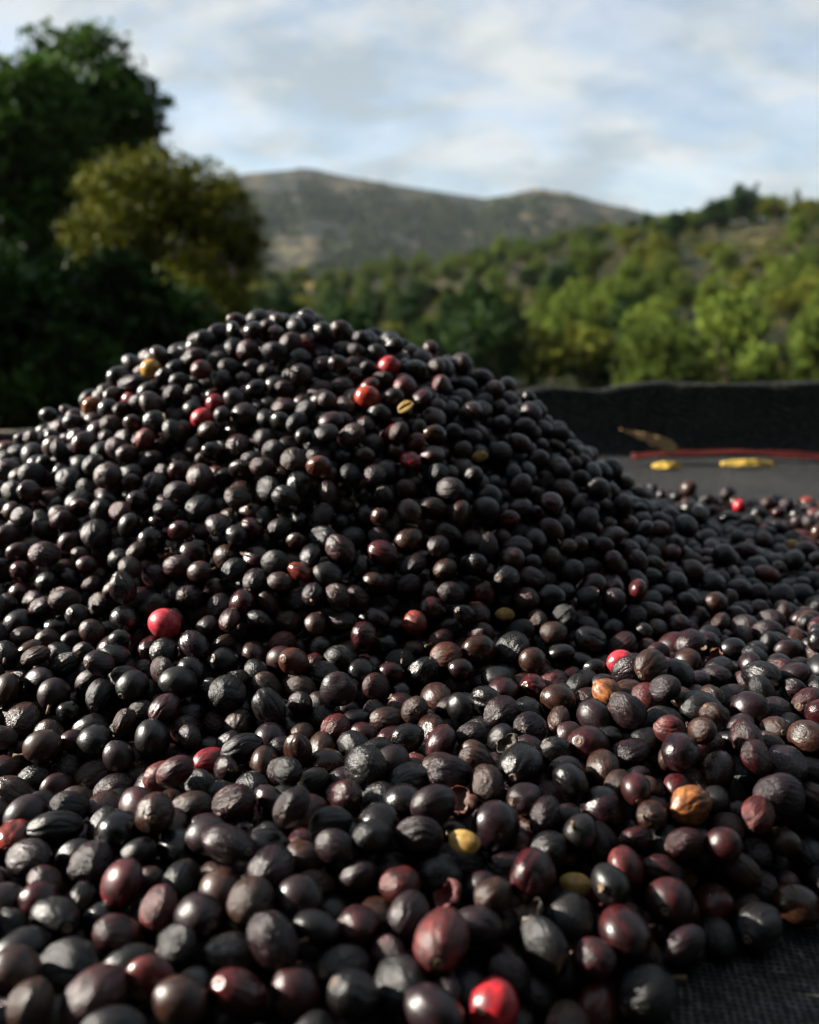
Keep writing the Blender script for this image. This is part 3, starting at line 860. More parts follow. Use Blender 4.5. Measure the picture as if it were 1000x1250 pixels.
for n, (h, i) in enumerate(zip(HUSK_AT, HUSK_I)):
    o = link('cherry_husk', husk_mesh(n, h[4]), label=h[2], category='husk', group='torn husks among the cherries')
    place(o, i, .60 if n else .80, look_rot(i, 2, (-.9, .7, .7)))
    o.location.z -= .001
    REF.append((P[i], h[3]))

# the dark cherries that show largest: each a thing
area = np.where(taken, 0, SEEN)
IND = np.argsort(-area)[:285]
REFP = np.array([q[0] for q in REF])
def zone(p):
    if heap_h(p[0], p[1]) > .012 and heap_h(p[0], p[1]) > ridge_h(p[0], p[1]):
        return 'low on the heap slope'
    line = .029 + (p[1] - .151) * 1.4
    if p[1] < .24 and p[0] > line - .028:
        return 'at the edge of bare net'
    yc = np.interp(p[0], RIDGE[:, 0], RIDGE[:, 1])
    if p[1] > yc + .03:
        return 'between heap and front ridge'
    if p[1] < yc - .035:
        return 'in front of the ridge'
    return 'on the front ridge'
for i in IND:
    k = int(VAR[i]); size = RAD[i] / BASE_R
    sz = 'large ' if size > 1.12 else ('small ' if size < .9 else '')
    d = np.linalg.norm(REFP - P[i], axis=1); j = int(np.argmin(d))
    if d[j] < 1.28 * DIA:
        lab = f'{sz}{STYLES[k]} {KIND[i]} cherry touching {REF[j][1]}'
    else:
        lab = f'{sz}{STYLES[k]} {KIND[i]} dried cherry {zone(P[i])}'
    o = link('coffee_cherry', MESH4[k], label=lab, category='coffee cherry', group='black dried coffee cherries in the heap')
    dress(o, i, KIND[i]); place(o, i); add_ends(o, k, i)
taken[IND] = True

# all the others: one mass
def mass():
    rest = np.where(~taken & (near_any | (SEEN > 0)))[0]
    order = rest[np.argsort(-SEEN[rest])]
    level = np.full(NP, 0)
    level[order[:780]] = 3
    o2 = order[780:]; level[o2] = 2
    level[o2[(SEEN[o2] < 12) & near_any[o2]]] = 2
    low = o2[(SEEN[o2] < 12)]
    level[low] = 1
    keep2 = low[near_any[low]]
    level[keep2[:1800]] = 2
    Vs, Fs, LC, TA, TB, RN = [], [], [], [], [], []
    off = 0
    ta = {k: np.array(v[0]) for k, v in TINTS.items()}; tb = {k: np.array(v[1]) for k, v in TINTS.items()}
    for s in (1, 2, 3):
        D, F = ICO[s]; n = len(D)
        for k in range(NV):
            idx = rest[(level[rest] == s) & (VAR[rest] == k)]
            if not len(idx):
                continue
            base = SHAPE[s][k]
            V = np.einsum('nij,nvj->nvi', ROT[idx], base[None] * SQ[idx][:, None, :]) * RAD[idx][:, None, None] + P[idx][:, None, :]
            Vs.append(V.reshape(-1, 3)); LC.append(np.tile(D, (len(idx), 1)))
            Fs.append((F[None] + (off + np.arange(len(idx)) * n)[:, None, None]).reshape(-1, 3)); off += len(idx) * n
            TA.append(np.repeat(np.array([ta[q] for q in KIND[idx]]), n, 0)); TB.append(np.repeat(np.array([tb[q] for q in KIND[idx]]), n, 0))
            RN.append(np.repeat(RND[idx], n, 0))
    me = mesh('cherry_heap', np.concatenate(Vs), np.concatenate(Fs), [SKIN], {'lc': np.concatenate(LC), 'tint_a': np.concatenate(TA), 'tint_b': np.concatenate(TB), 'rnd': np.concatenate(RN)})
    link('cherry_heap', me, kind='stuff', label='heap of countless black dried coffee cherries on the net', category='coffee cherries')
    print('packed', NP, 'visible', int((SEEN > 20).sum()), 'mass tris', len(me.polygons))
mass()

def flakes():
    g = np.random.default_rng(333)
    vis = np.where(SEEN > 60)[0]
    idx = g.choice(vis, 95, replace=False)
    Vs = []; Fs = []; o = 0
    for i in idx:
        d = np.array([g.uniform(-1, 1), g.uniform(-1, .3), g.uniform(.1, .8)]); d /= np.linalg.norm(d)
        c = P[i] + d * RAD[i] * 1.02
        t = np.cross(d, g.normal(0, 1, 3)); t /= np.linalg.norm(t); b = np.cross(d, t)
        l, w = g.uniform(.0006, .0021), g.uniform(.0002, .0007)
        n = 5
        q = np.linspace(-1, 1, n)
        for side in (0, 1):
            for k in range(n):
                for e in (-1, 1):
                    Vs.append(c + t * q[k] * l + b * e * w * (1 - .6 * q[k] ** 2) * (1 + .3 * math.sin(k * 2.3 + i)) + d * (.0005 * (q[k] ** 2) + .0002 * e + .00015 * side))
        for k in range(n - 1):
            a = o + 2 * k
            Fs += [(a, a + 1, a + 3, a + 2), (a + 2 * n, a + 2 * n + 2, a + 2 * n + 3, a + 2 * n + 1)]
        o += 4 * n
    link('dry_skin_flakes', mesh('dry_skin_flakes', Vs, Fs, [STALKM]), kind='stuff', label='tiny flakes of dry skin and stalk scattered over the heap')
flakes()

# ------------------------------------------------------------------ litter by the far rim: strap, dry leaf, yellow leaf scraps
def band(pts, w, thick, lift, nlen=40, wav=0.0, seed=0, taper=None, up0=(0, -.2, 1.0)):
    """a flexible strip of real thickness lying on the net"""
    g = Noise2(300 + seed)
    pts = np.asarray(pts, float)
    s = np.linspace(0, 1, nlen); tt = np.linspace(0, 1, len(pts))
    c = np.stack([np.interp(s, tt, pts[:, a]) for a in range(3)], -1)
    nw = 7
    V = []
    for side in (0, 1):
        for i in range(nlen):
            t = c[min(i + 1, nlen - 1)] - c[max(i - 1, 0)]; t = t / np.linalg.norm(t)
            up = np.array(up0, float); b = np.cross(t, up); b /= np.linalg.norm(b); up = np.cross(b, t)
            ww = w * (taper(s[i]) if taper else 1)
            for k in range(nw):
                q = (k / (nw - 1) - .5)
                hgt = lift + wav * float(g(np.array(s[i] * 9.0), np.array(q * 2.0 + seed), 2)) + (thick if side == 0 else 0)
                V.append(c[i] + b * q * ww + up * hgt)
    n = nlen * nw; F = []
    for i in range(nlen - 1):
        for k in range(nw - 1):
            a = i * nw + k
            F.append((a, a + 1, a + nw + 1, a + nw)); F.append((n + a, n + a + nw, n + a + nw + 1, n + a + 1))
        F.append((i * nw, (i + 1) * nw, n + (i + 1) * nw, n + i * nw)); e = nw - 1
        F.append((i * nw + e, n + i * nw + e, n + (i + 1) * nw + e, (i + 1) * nw + e))
    for k in range(nw - 1):
        F.append((k, n + k, n + k + 1, k + 1)); e = (nlen - 1) * nw
        F.append((e + k, e + k + 1, n + e + k + 1, n + e + k))
    return np.array(V), np.array(F)
def on_net(x, y):
    """point of the picture followed down to the net"""
    d = ray(x, y); o = np.array([0, 0, CAM_H]); lo = .5; hi = 1.4
    for t in np.linspace(.3, 1.4, 1200):
        q = o + d * t
        if q[2] < float(net_z(np.array(q[0]), np.array(q[1]))):
            return q
    return q
def strip_mat(name, a, b, scale):
    m, t, p, o = new_mat(name)
    tcn = N(t, 'ShaderNodeTexCoord')
    w = N(t, 'ShaderNodeTexWave', wave_type='BANDS', bands_direction='DIAGONAL', inp={'Scale': scale, 'Distortion': 2.0, 'Detail': 2.0}); L(t, tcn.outputs['Object'], w.inputs['Vector'])
    c = ramp(t, w.outputs['Fac'], [(.2, a), (.8, b)]); L(t, c.outputs[0], p.inputs['Base Color'])
    p.inputs['Roughness'].default_value = .7; p.inputs['Specular IOR Level'].default_value = .12
    bp = N(t, 'ShaderNodeBump', inp={'Distance': .001, 'Strength': .6}); L(t, w.outputs['Fac'], bp.inputs['Height']); L(t, bp.outputs[0], p.inputs['Normal'])
    return m
v, f = band([at_y(772, 557, .768), at_y(830, 554, .772), at_y(900, 552, .775), at_y(960, 555, .772), at_y(1030, 561, .768), at_y(1120, 566, .765)], .008, .0012, -.0004, 50, .0012, 1, None, (-.25, -.45, .85))
link('red_strap', mesh('red_strap', v, f, [strip_mat('dark_red_woven_strap', (.030, .004, .004), (.075, .010, .008), 90)]), label='dark red woven strap lying along the foot of the net rim', category='strap')
a0, a1 = at_y(826, 549, .768), at_y(757, 524, .772)
v, f = band([a0, (a0 + a1) / 2 + np.array([0, 0, .001]), a1], .015, .0006, .0, 26, .0006, 2, lambda s: max(.06, (1 - s) ** .8 * min(1, .45 + 4 * s)), (-.5, -.6, .6))
link('dry_leaf', mesh('dry_leaf', v, f, [strip_mat('dry_tan_leaf', (.17, .10, .05), (.38, .26, .13), 160)]), label='ribbed tan dry leaf propped on the red strap', category='leaf')
for (xa, xb, yy, lab) in ((796, 833, 568, 'yellow leaf scrap under the tip of the tan dry leaf'), (880, 946, 565, 'longer yellow leaf scrap in front of the red strap')):
    v, f = band([at_y(xa, yy + 1, .750), at_y((xa + xb) / 2, yy, .746), at_y(xb, yy + 1, .750)], .0075, .0005, .0, 20, .0008, xa, lambda s: max(.1, math.sin((.06 + .88 * s) * math.pi) ** .5), (-.5, -.6, .6))
    link('yellow_leaf', mesh('yellow_leaf', v, f, [strip_mat('yellow_leaf_scrap', (.30, .19, .03), (.42, .30, .06), 120)]), label=lab, category='leaf', group='yellow leaf scraps by the rim')

# ------------------------------------------------------------------ trees
def leaf_material(name, dark, light, trans=.30):
    m = bpy.data.materials.new(name); m.use_nodes = True
    t = m.node_tree; t.nodes.clear()
    o = N(t, 'ShaderNodeOutputMaterial'); p = N(t, 'ShaderNodeBsdfPrincipled'); tr = N(t, 'ShaderNodeBsdfTranslucent'); mxs = N(t, 'ShaderNodeMixShader', inp={0: trans})
    a = N(t, 'ShaderNodeAttribute', attribute_name='tint')
    c = ramp(t, a.outputs['Fac'], [(0.0, dark), (1.0, light)])
    L(t, c.outputs[0], p.inputs['Base Color']); L(t, c.outputs[0], tr.inputs[0])
    p.inputs['Roughness'].default_value = .6; p.inputs['Specular IOR Level'].default_value = .06
    L(t, p.outputs[0], mxs.inputs[1]); L(t, tr.outputs[0], mxs.inputs[2]); L(t, mxs.outputs[0], o.inputs[0])
    return m
BARK = simple_mat('tree_bark', (.05, .036, .026), (.13, .10, .075), .9, 6, .2, .03)
def leaf_cloud(g, lobes, n, size, clump, tint_of=None):
    """leaf quads clustered on twigs round the lobes' shells"""
    lob = np.array([l[0] for l in lobes]); lr = np.array([l[1] for l in lobes])
    w = (lr ** 2).prod(1) if lr.ndim > 1 else lr ** 2
    ncl = max(6, n // clump)
    li = g.choice(len(lobes), ncl, p=w / w.sum())
    d = g.normal(0, 1, (ncl, 3)); d /= np.linalg.norm(d, axis=1)[:, None]
    rad = g.uniform(.35, 1.0, ncl) ** .5
    rr = lr[li][:, None] if lr.ndim == 1 else lr[li]
    C = lob[li] + d * rad[:, None] * rr
    ci = np.repeat(np.arange(ncl), clump)
    sp = (rr.mean(1) if rr.ndim > 1 else rr) * .16
    Pt = C[ci] + np.clip(g.normal(0, 1, (len(ci), 3)), -1.7, 1.7) * sp[ci][:, None] * np.array([1, 1, .7])
    m = len(Pt)
    s = size * g.uniform(.6, 1.3, m)
    a = g.normal(0, 1, (m, 3)); a[:, 2] -= .35; a /= np.linalg.norm(a, axis=1)[:, None]
    b = np.cross(a, g.normal(0, 1, (m, 3))); b /= np.linalg.norm(b, axis=1)[:, None]
    c = np.cross(a, b)
    s = s[:, None]
    V = np.stack([Pt - a * s, Pt + b * s * .45 + c * s * .12, Pt + a * s, Pt - b * s * .45 + c * s * .12], 1).reshape(-1, 3)
    F = np.arange(m * 4).reshape(-1, 4)
    tint = np.clip(g.normal(.45, .16, ncl)[ci] + g.normal(0, .12, m), 0, 1)
    if tint_of is not None:
        tint = np.clip(tint + tint_of(Pt), 0, 1)
    return V, F, np.repeat(tint, 4)
def limbs(g, base, fork, lobes, r0):
    parts = []
    base = np.array(base, float); fork = np.array(fork, float)
    midp = (base + fork) / 2 + g.normal(0, .05, 3) * np.linalg.norm(fork - base)
    parts.append(tube([base, midp, fork], [r0 * 1.25, r0, r0 * .8], 9))
    for c, rr in lobes:
        c = np.array(c, float); q = fork + (c - fork) * .5 + g.normal(0, .08, 3) * np.linalg.norm(c - fork) + np.array([0, 0, .05]) * np.linalg.norm(c - fork)
        parts.append(tube([fork - (fork - base) * .04, q, c], [r0 * .55, r0 * .33, r0 * .1], 6))
    return join(parts)
def tree_meshes(name, seed, base, fork, lobes, r0, n, size, clump, leaf_mat, tint_of=None):
    g = np.random.default_rng(seed)
    tv, tf = limbs(g, base, fork, lobes, r0)
    cv, cf, tint = leaf_cloud(g, lobes, n, size, clump, tint_of)
    return mesh(name + '_trunk', tv, tf, [BARK]), mesh(name + '_crown', cv, cf, [leaf_mat], {'tint': tint}, False)
def put_tree(name, meshes, loc, rz, sc, label, group=None, cat='tree'):
    e = link(name, None, label=label, category=cat)
    if group:
        e['group'] = group
    e.location = loc; e.rotation_euler = (0, 0, rz); e.scale = (sc, sc, sc) if not isinstance(sc, tuple) else sc
    link('trunk', meshes[0], e); link('crown', meshes[1], e)
    return e
LEAF_DARK = leaf_material('dark_green_leaves', (.005, .012, .005), (.030, .066, .010), .16)
LEAF_MID = leaf_material('mid_green_leaves', (.019, .040, .008), (.100, .132, .018))
LEAF_TALL = leaf_material('glossy_green_leaves', (.004, .011, .004), (.058, .125, .012), .2)
LEAF_PALE = leaf_material('pale_green_leaves', (.044, .076, .012), (.155, .200, .028))
LEAF_OLIVE = leaf_material('olive_dry_leaves', (.036, .050, .008), (.165, .170, .020))
LEAF_YELLOW = leaf_material('yellow_green_leaves', (.008, .016, .004), (.170, .172, .009), .16)

# tall dark tree
def tall_tree():
    X0, Y0 = -8.7, 20.0
    gz = float(terrain(np.array([X0]), np.array([Y0]))[0])
    g = np.random.default_rng(41)
    top = []
    for (x, y, r) in [(95, 95, 62), (150, 130, 52), (40, 130, 70), (150, 180, 50), (90, 190, 90), (20, 230, 95), (120, 270, 85), (40, 330, 110), (-90, 170, 90), (-120, 290, 110), (170, 235, 38), (110, 370, 100), (-30, 430, 110), (-60, 90, 60)]:
        dd = g.uniform(-1.6, 1.6)
        p = at_y(x, y, Y0 + dd); rr = r / FPX * (Y0 + dd) * 1.0
        top.append((p - np.array([X0, Y0, gz]), rr * .92))
    ms = tree_meshes('tall_tree', 42, (0, 0, -.3), (.2, 0, 2.2), top, .26, 56000, .12, 14, LEAF_TALL)
    put_tree('broadleaf_tree', ms, (X0, Y0, gz), 0, 1.0, 'tall dark green broadleaf tree overtopping the yellowish shrub')
tall_tree()
def added_shade_tree(X0, Y0, seed, label, rad, hgt):
    gz = float(terrain(np.array([X0]), np.array([Y0]))[0]); g = np.random.default_rng(seed)
    lob = [(np.array([g.uniform(-1, 1) * rad, g.uniform(-1, 1) * rad, hgt * g.uniform(.32, .85)]), rad * g.uniform(.45, .65)) for _ in range(12)]
    ms = tree_meshes('added_shade_tree', seed, (0, 0, -.3), (0, 0, hgt * .3), lob, .24, 16000, .17, 14, LEAF_DARK)
    put_tree('broadleaf_tree', ms, (X0, Y0, gz), 0, 1.0, label)
    return ms
SHADE = added_shade_tree(-18.5, 22.5, 51, 'large unseen tree added to shade the tall broadleaf tree', 3.8, 11.6)  # out of view, added to darken the lower part of the tall tree
added_shade_tree(-11.5, 11.6, 53, 'unseen dark tree added to shade the evergreen bushes', 1.9, 6.5)  # out of view, added so its shadow covers the evergreen bushes
# unseen row of trees added behind the lens to cut the sky fill
for k, (x, y) in enumerate([(-9.5, -9.0), (-3.8, -8.2), (2.2, -8.8), (8.0, -7.6), (13.0, -3.5)]):
    put_tree('broadleaf_tree', SHADE, (x, y, float(terrain(np.array([x]), np.array([y]))[0])), k * 1.3, .9 + .05 * (k % 3), 'unseen dark tree added behind the lens to block sky light', 'trees added behind the lens to block sky light')
added_shade_tree(-10.5, 7.6, 55, 'unseen dark tree added to shade the low hedge bush', 1.9, 6.2)  # out of view, added to keep the hedge bush in shadow
def yellow_shrub():
    X0, Y0 = -3.75, 14.0
    gz = float(terrain(np.array([X0]), np.array([Y0]))[0])
    g = np.random.default_rng(61); lob = []
    for (x, y, r) in [(150, 245, 52), (120, 290, 42), (195, 230, 46), (245, 240, 46), (280, 265, 40), (215, 285, 60), (270, 320, 48), (160, 320, 44), (235, 365, 55), (130, 370, 50), (300, 300, 24), (180, 420, 60), (270, 400, 45)]:
        dd = g.uniform(-.7, .7); p = at_y(x, y, Y0 + dd)
        lob.append((p - np.array([X0, Y0, gz]), r / FPX * (Y0 + dd)))
    ms = tree_meshes('flowering_shrub', 62, (0, 0, -.2), (0, 0, .55), lob, .07, 26000, .055, 12, LEAF_YELLOW)
    put_tree('flowering_shrub', ms, (X0, Y0, gz), 0, 1.0, 'bushy yellow-green shrub standing in front of the tall dark tree', cat='shrub')
yellow_shrub()
def dark_bush(x, y, r, Y0, seed, label):
    c = at_y(x, y, Y0); gz = float(terrain(np.array([c[0]]), np.array([Y0]))[0]); g = np.random.default_rng(seed)
    rad = r / FPX * Y0; top = c[2] + rad - gz
    lob = [(np.array([g.uniform(-.8, .8) * rad, g.uniform(-.6, .6) * rad, top * g.uniform(.06, .75)]), rad * g.uniform(.35, .6)) for _ in range(16)]
    ms = tree_meshes('dark_bush', seed, (0, 0, -.2), (0, 0, top * .2), lob, .06, 11000, .07, 12, LEAF_DARK)
    put_tree('evergreen_bush', ms, (c[0], Y0, gz), 0, 1.0, label, cat='bush')
dark_bush(20, 400, 120, 11.0, 71, 'dense dark evergreen bush in the shade under the tall tree')
dark_bush(160, 425, 90, 11.8, 72, 'low dark evergreen bush in front of the yellowish shrub')
dark_bush(-120, 330, 150, 12.5, 73, 'broad dark evergreen bush standing apart in deep shade')
dark_bush(300, 425, 60, 15.5, 74, 'small dark bush at the foot of the yellowish shrub')

dark_bush(30, 475, 140, 6.2, 75, 'low dark hedge bush just beyond the sagging net rim')
dark_bush(250, 470, 95, 6.8, 76, 'second dark hedge bush beyond the net rim behind the heap')

# trees of the wooded slope
def proto(seed, leaf_mat, form, n=2600, size=.16):
    g = np.random.default_rng(seed); lob = []
    if form == 'round':
        for _ in range(9):
            a = g.uniform(0, 6.28); q = g.uniform(0, 1.25)
            lob.append((np.array([q * math.cos(a), q * math.sin(a), g.uniform(1.4, 3.6) - q * .35]), g.uniform(.65, 1.05)))
        fork = (0, 0, 1.2)
    elif form == 'tall':
        for k in range(9):
            z = 1.3 + k * .5; rr = 1.05 * (1 - k / 11.0)
            lob.append((np.array([g.uniform(-.3, .3), g.uniform(-.3, .3), z]), max(rr, .28)))
        fork = (0, 0, 1.6)
    elif form == 'spreading':
        for _ in range(11):
            a = g.uniform(0, 6.28); q = g.uniform(.3, 2.1)
            lob.append((np.array([q * math.cos(a), q * math.sin(a), g.uniform(2.2, 3.1)]), g.uniform(.5, .85)))
        fork = (0, 0, 1.5)
    else:                                              # bush
        for _ in range(7):
            a = g.uniform(0, 6.28); q = g.uniform(0, 1.2)
            lob.append((np.array([q * math.cos(a), q * math.sin(a), g.uniform(.5, 1.5)]), g.uniform(.5, .85)))
        fork = (0, 0, .4)
    return tree_meshes('slope_' + form, seed + 1, (0, 0, -.4), fork, lob, .11, n, size, 10, leaf_mat)
PROTO = {
    ('pale', 'round'): [proto(s, LEAF_PALE, 'round') for s in (101, 103)],
    ('mid', 'round'): [proto(s, LEAF_MID, 'round') for s in (111, 113)],
    ('dark', 'round'): [proto(s, LEAF_DARK, 'round') for s in (121, 123)],
    ('olive', 'spreading'): [proto(s, LEAF_OLIVE, 'spreading', 2000) for s in (131, 133)],
    ('mid', 'spreading'): [proto(s, LEAF_MID, 'spreading', 2200) for s in (141,)],
    ('dark', 'tall'): [proto(s, LEAF_DARK, 'tall') for s in (151,)],
    ('mid', 'tall'): [proto(s, LEAF_MID, 'tall') for s in (153,)],
    ('olive', 'bush'): [proto(s, LEAF_OLIVE, 'bush', 1300) for s in (161,)],
    ('mid', 'bush'): [proto(s, LEAF_MID, 'bush', 1300) for s in (163,)],
}
WORD = {'pale': 'light green', 'mid': 'mid green', 'dark': 'dark green', 'olive': 'olive-yellow'}
FORM = {'round': 'round-crowned tree', 'spreading': 'flat spreading tree', 'tall': 'tall narrow tree', 'bush': 'low bush'}
NAME = {'round': 'round_tree', 'spreading': 'spreading_tree', 'tall': 'narrow_tree', 'bush': 'slope_bush'}
def px_of(x, y, z):
    a, b, d = project(np.array([[x, y, z]])); return a[0], b[0]
def add_slope_tree(az, d, col, form, sc, g):
    X, Y = d * math.sin(az), d * math.cos(az)
    z = float(terrain(np.array([X]), np.array([Y]))[0])
    dc = float(crest_d(np.array(az)))
    t = (d - 36) / (dc - 36)
    where = 'on the crest of the wooded slope' if t > .88 else ('at the bottom of the wooded slope' if t < .16 else ('in the upper part of the wooded slope' if t > .5 else 'in the lower part of the wooded slope'))
    ms = PROTO[(col, form)]
    big = 'large ' if sc > .95 else ('small ' if sc < .75 else '')
    put_tree(NAME[form], ms[g.integers(len(ms))], (X, Y, z), g.uniform(0, 6.28), (sc * g.uniform(.9, 1.1), sc * g.uniform(.9, 1.1), sc * g.uniform(.85, 1.2)), f'{big}{WORD[col]} {FORM[form]} {where}', 'trees on the wooded slope', 'tree' if form != 'bush' else 'bush')
def slope_wood():
    g = np.random.default_rng(77)
    # named spots from the skyline and the foot of the slope
    for (x, t, col, form, sc) in [(915, .97, 'dark', 'tall', 1.1), (885, .95, 'dark', 'round', 1.1), (865, .93, 'dark', 'round', .95), (940, .96, 'mid', 'round', .95), (968, .98, 'mid', 'tall', .95), (1000, .97, 'mid', 'round', .9),
                               (820, .98, 'mid', 'round', .8), (838, .97, 'dark', 'round', .85), (788, .97, 'dark', 'round', .8), (770, .95, 'dark', 'spreading' if False else 'round', .8), (745, .97, 'mid', 'spreading', .8),
                               (690, .96, 'mid', 'spreading', .9), (650, .95, 'mid', 'round', .8), (610, .95, 'olive', 'spreading', .8), (900, .78, 'dark', 'round', 1.2), (870, .70, 'dark', 'round', 1.1),
                               (690, .03, 'pale', 'round', .95), (655, .05, 'pale', 'round', .9), (725, .06, 'pale', 'round', .95), (750, .10, 'pale', 'round', .9), (705, .13, 'pale', 'round', .9), (770, .20, 'pale', 'round', .8)]:
        az = azel(x, 300)[0]; dc = float(crest_d(np.array(az)))
        add_slope_tree(az, 46 + (dc - 46) * t, col, form, sc, g)
    for k, x in enumerate(range(795, 1045, 13)):
        az = azel(x, 300)[0]; dc = float(crest_d(np.array(az)))
        add_slope_tree(az, 46 + (dc - 46) * g.uniform(.88, .99), ('mid', 'dark', 'pale', 'mid')[k % 4], 'round', g.uniform(.65, .95), g)
    pts = []
    tries = 0
    while len(pts) < 205 and tries < 6000:
        tries += 1
        x = g.uniform(285, 1040); az = azel(x, 350)[0]; dc = float(crest_d(np.array(az)))
        t = g.uniform(0, 1) ** 1.25
        d = 36 + (dc - 36) * t
        X, Y = d * math.sin(az), d * math.cos(az)
        if x < 385 and 150 < d < 245:
            continue
        if any((X - a) ** 2 + (Y - b) ** 2 < (1.9 + d * .012) ** 2 for a, b in pts):
            continue
        open_ = nz_a(np.array(X * .035), np.array(Y * .035), 2)
        if x > 880 and .45 < t < .85 and g.uniform() < .4:
            continue
        if x > 860 and .1 < t < .4 and g.uniform() < .5:
            continue
        if open_ > .45 and g.uniform() < .8:
            continue
        pts.append((X, Y))
        u = g.uniform()
        if x < 560:
            col, form = ('dark', 'round') if (u < .55 and t < .45) else (('mid', 'round') if u < .75 else ('olive', 'spreading'))
        elif x > 840:
            col, form = ('olive', 'bush') if u < .30 else (('pale', 'round') if u < .52 else (('mid', 'round') if u < .72 else ('olive', 'spreading')))
        else:
            col, form = ('mid', 'round') if u < .34 else (('dark', 'round') if u < .60 else (('pale', 'round') if u < .74 else (('olive', 'spreading') if u < .87 else ('mid', 'spreading'))))
        add_slope_tree(az, d, col, form, g.uniform(.62, 1.05) * (1.15 if t < .1 else 1.0), g)
slope_wood()

def clearing():
    a0, a1 = azel(280, 350)[0], azel(385, 350)[0]
    A, D = np.meshgrid(np.linspace(a0, a1, 40), np.linspace(168, 242, 40), indexing='ij')
    e = nz_a(A * 60, D * .03, 2)
    u, w = (A - (a0 + a1) / 2) / ((a1 - a0) / 2), (D - 205) / 37
    k = np.minimum(1, 1 / (np.sqrt(u ** 2 + w ** 2) + 1e-6)) * (1 + .12 * e)
    A = (a0 + a1) / 2 + u * k * (a1 - a0) / 2; D = 205 + w * k * 37
    X, Y = D * np.sin(A), D * np.cos(A)
    V = np.stack([X, Y, terrain(X, Y) + .25], -1).reshape(-1, 3)
    i, j = np.meshgrid(np.arange(39), np.arange(39), indexing='ij'); q = (i * 40 + j).ravel()
    link('meadow', mesh('meadow', V, np.stack([q, q + 40, q + 41, q + 1], -1), [simple_mat('dry_meadow_grass', (.10, .075, .022), (.19, .135, .045), .95, .12, .05, .05)]), kind='structure', label='sunlit dry grass clearing at the foot of the distant hill')
clearing()

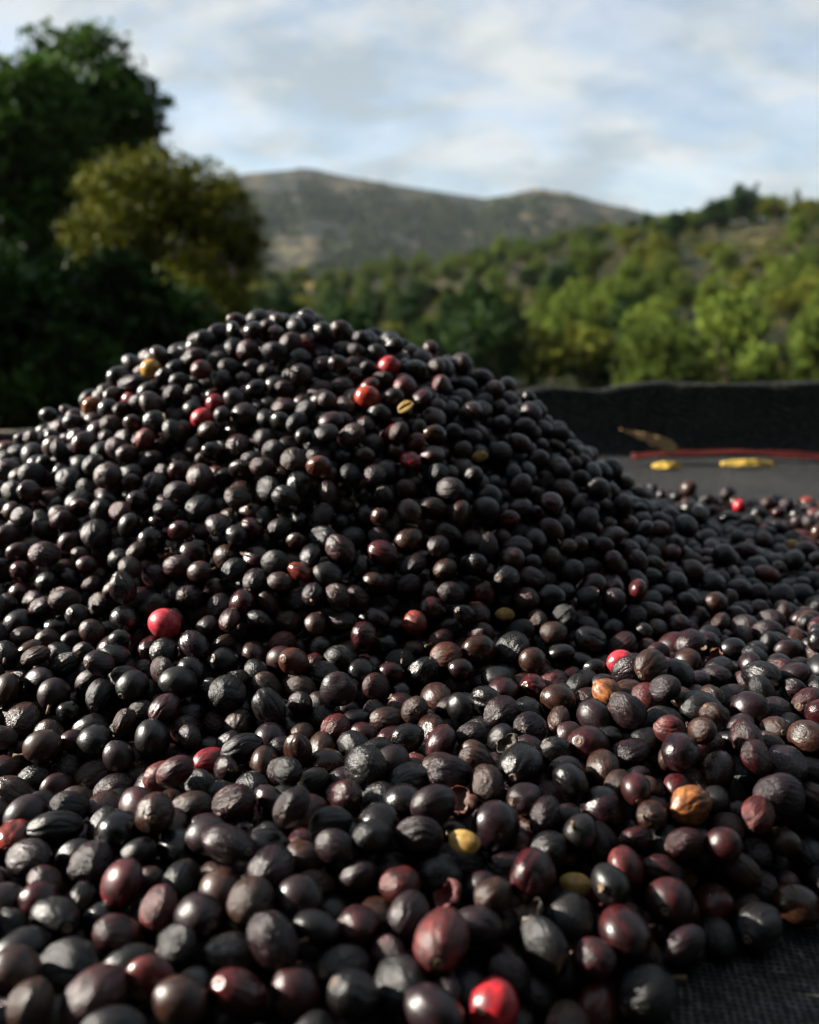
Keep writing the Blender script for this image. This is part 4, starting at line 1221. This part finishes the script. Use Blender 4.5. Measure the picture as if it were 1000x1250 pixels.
def undergrowth():
    """scrub between the trees and on the far hill: clumps of leaf faces"""
    g = np.random.default_rng(88)
    C = []; S = []
    while len(C) < 1500:
        x = g.uniform(240, 1080); az = azel(x, 350)[0]; dc = float(crest_d(np.array(az)))
        d = 42 + (dc - 40) * g.uniform(0, 1) ** 1.1
        C.append((d * math.sin(az), d * math.cos(az))); S.append(g.uniform(.45, 1.25))
    C = np.array(C); S = np.array(S)
    Z = terrain(C[:, 0], C[:, 1])
    m = 44
    ci = np.repeat(np.arange(len(C)), m)
    d = g.normal(0, 1, (len(ci), 3)); d /= np.linalg.norm(d, axis=1)[:, None]
    Pt = np.stack([C[ci, 0], C[ci, 1], Z[ci]], 1) + d * (S[ci] * g.uniform(.5, 1, len(ci)))[:, None] * np.array([1.2, 1.2, .8]) + np.array([0, 0, .25])
    s = (.19 * g.uniform(.6, 1.3, len(ci)))[:, None]
    a = g.normal(0, 1, (len(ci), 3)); a /= np.linalg.norm(a, axis=1)[:, None]
    b = np.cross(a, g.normal(0, 1, (len(ci), 3))); b /= np.linalg.norm(b, axis=1)[:, None]
    V = np.stack([Pt - a * s, Pt + b * s * .5, Pt + a * s, Pt - b * s * .5], 1).reshape(-1, 3)
    tint = np.repeat(np.clip(g.normal(.45, .25, len(C))[ci] + g.normal(0, .1, len(ci)), 0, 1), 4)
    mat = leaf_material('scrub_leaves', (.012, .024, .008), (.105, .098, .026))
    link('undergrowth', mesh('undergrowth', V, np.arange(len(V)).reshape(-1, 4), [mat], {'tint': tint}, False), kind='stuff', label='scrub and undergrowth between the trees of the slope')
    # far hill bushes
    C = []; S = []
    while len(C) < 4500:
        x = g.uniform(230, 860); az = azel(x, 250)[0]; d = g.uniform(440, 945)
        if nz_c(np.array(az * 30), np.array(d * .01), 3) < g.normal(.15, .35):
            continue
        C.append((d * math.sin(az), d * math.cos(az))); S.append(g.uniform(1.6, 4.6) * (1 if d < 880 else .4))
    C = np.array(C); S = np.array(S); Z = terrain(C[:, 0], C[:, 1])
    m = 16
    ci = np.repeat(np.arange(len(C)), m)
    d = g.normal(0, 1, (len(ci), 3)); d /= np.linalg.norm(d, axis=1)[:, None]
    Pt = np.stack([C[ci, 0], C[ci, 1], Z[ci] + S[ci] * .5], 1) + d * (S[ci] * g.uniform(.4, .9, len(ci)))[:, None] * np.array([1.2, 1.2, .75])
    s = (S[ci] * g.uniform(.35, .7, len(ci)))[:, None]
    a = g.normal(0, 1, (len(ci), 3)); a /= np.linalg.norm(a, axis=1)[:, None]
    b = np.cross(a, g.normal(0, 1, (len(ci), 3))); b /= np.linalg.norm(b, axis=1)[:, None]
    V = np.stack([Pt - a * s, Pt + b * s * .6, Pt + a * s, Pt - b * s * .6], 1).reshape(-1, 3)
    tint = np.repeat(np.clip(g.normal(.08, .09, len(C))[ci], 0, 1), 4)
    link('hillside_scrub', mesh('hillside_scrub', V, np.arange(len(V)).reshape(-1, 4), [mat], {'tint': tint}, False), kind='stuff', label='dark scrub dotting the distant hill')
undergrowth()

# ------------------------------------------------------------------ haze
def haze():
    m = bpy.data.materials.new('thin_haze'); m.use_nodes = True
    t = m.node_tree; t.nodes.clear()
    o = N(t, 'ShaderNodeOutputMaterial'); v = N(t, 'ShaderNodeVolumePrincipled', inp={'Density': .00006, 'Anisotropy': .2})
    v.inputs['Color'].default_value = (.80, .90, 1.0, 1)
    L(t, v.outputs[0], o.inputs['Volume'])
    x, z0, z1 = 1500.0, -60.0, 185.0
    V = [(-x, -x, z0), (x, -x, z0), (x, x, z0), (-x, x, z0), (-x, -x, z1), (x, -x, z1), (x, x, z1), (-x, x, z1)]
    F = [(0, 3, 2, 1), (4, 5, 6, 7), (0, 1, 5, 4), (1, 2, 6, 5), (2, 3, 7, 6), (3, 0, 4, 7)]
    link('haze', mesh('haze', V, F, [m], smooth_shade=False), kind='stuff', label='thin pale haze over the valley')
haze()
zs = [min((o.matrix_world @ Vector(c)).z for c in o.bound_box) for o in scene.objects if o.name == 'terrain']
zt = [max((o.matrix_world @ Vector(c)).z for c in o.bound_box) for o in scene.objects if o.name == 'terrain']
print('terrain z', zs, zt, 'objects', len(scene.objects), 'tris', sum(len(m.polygons) for m in bpy.data.meshes))
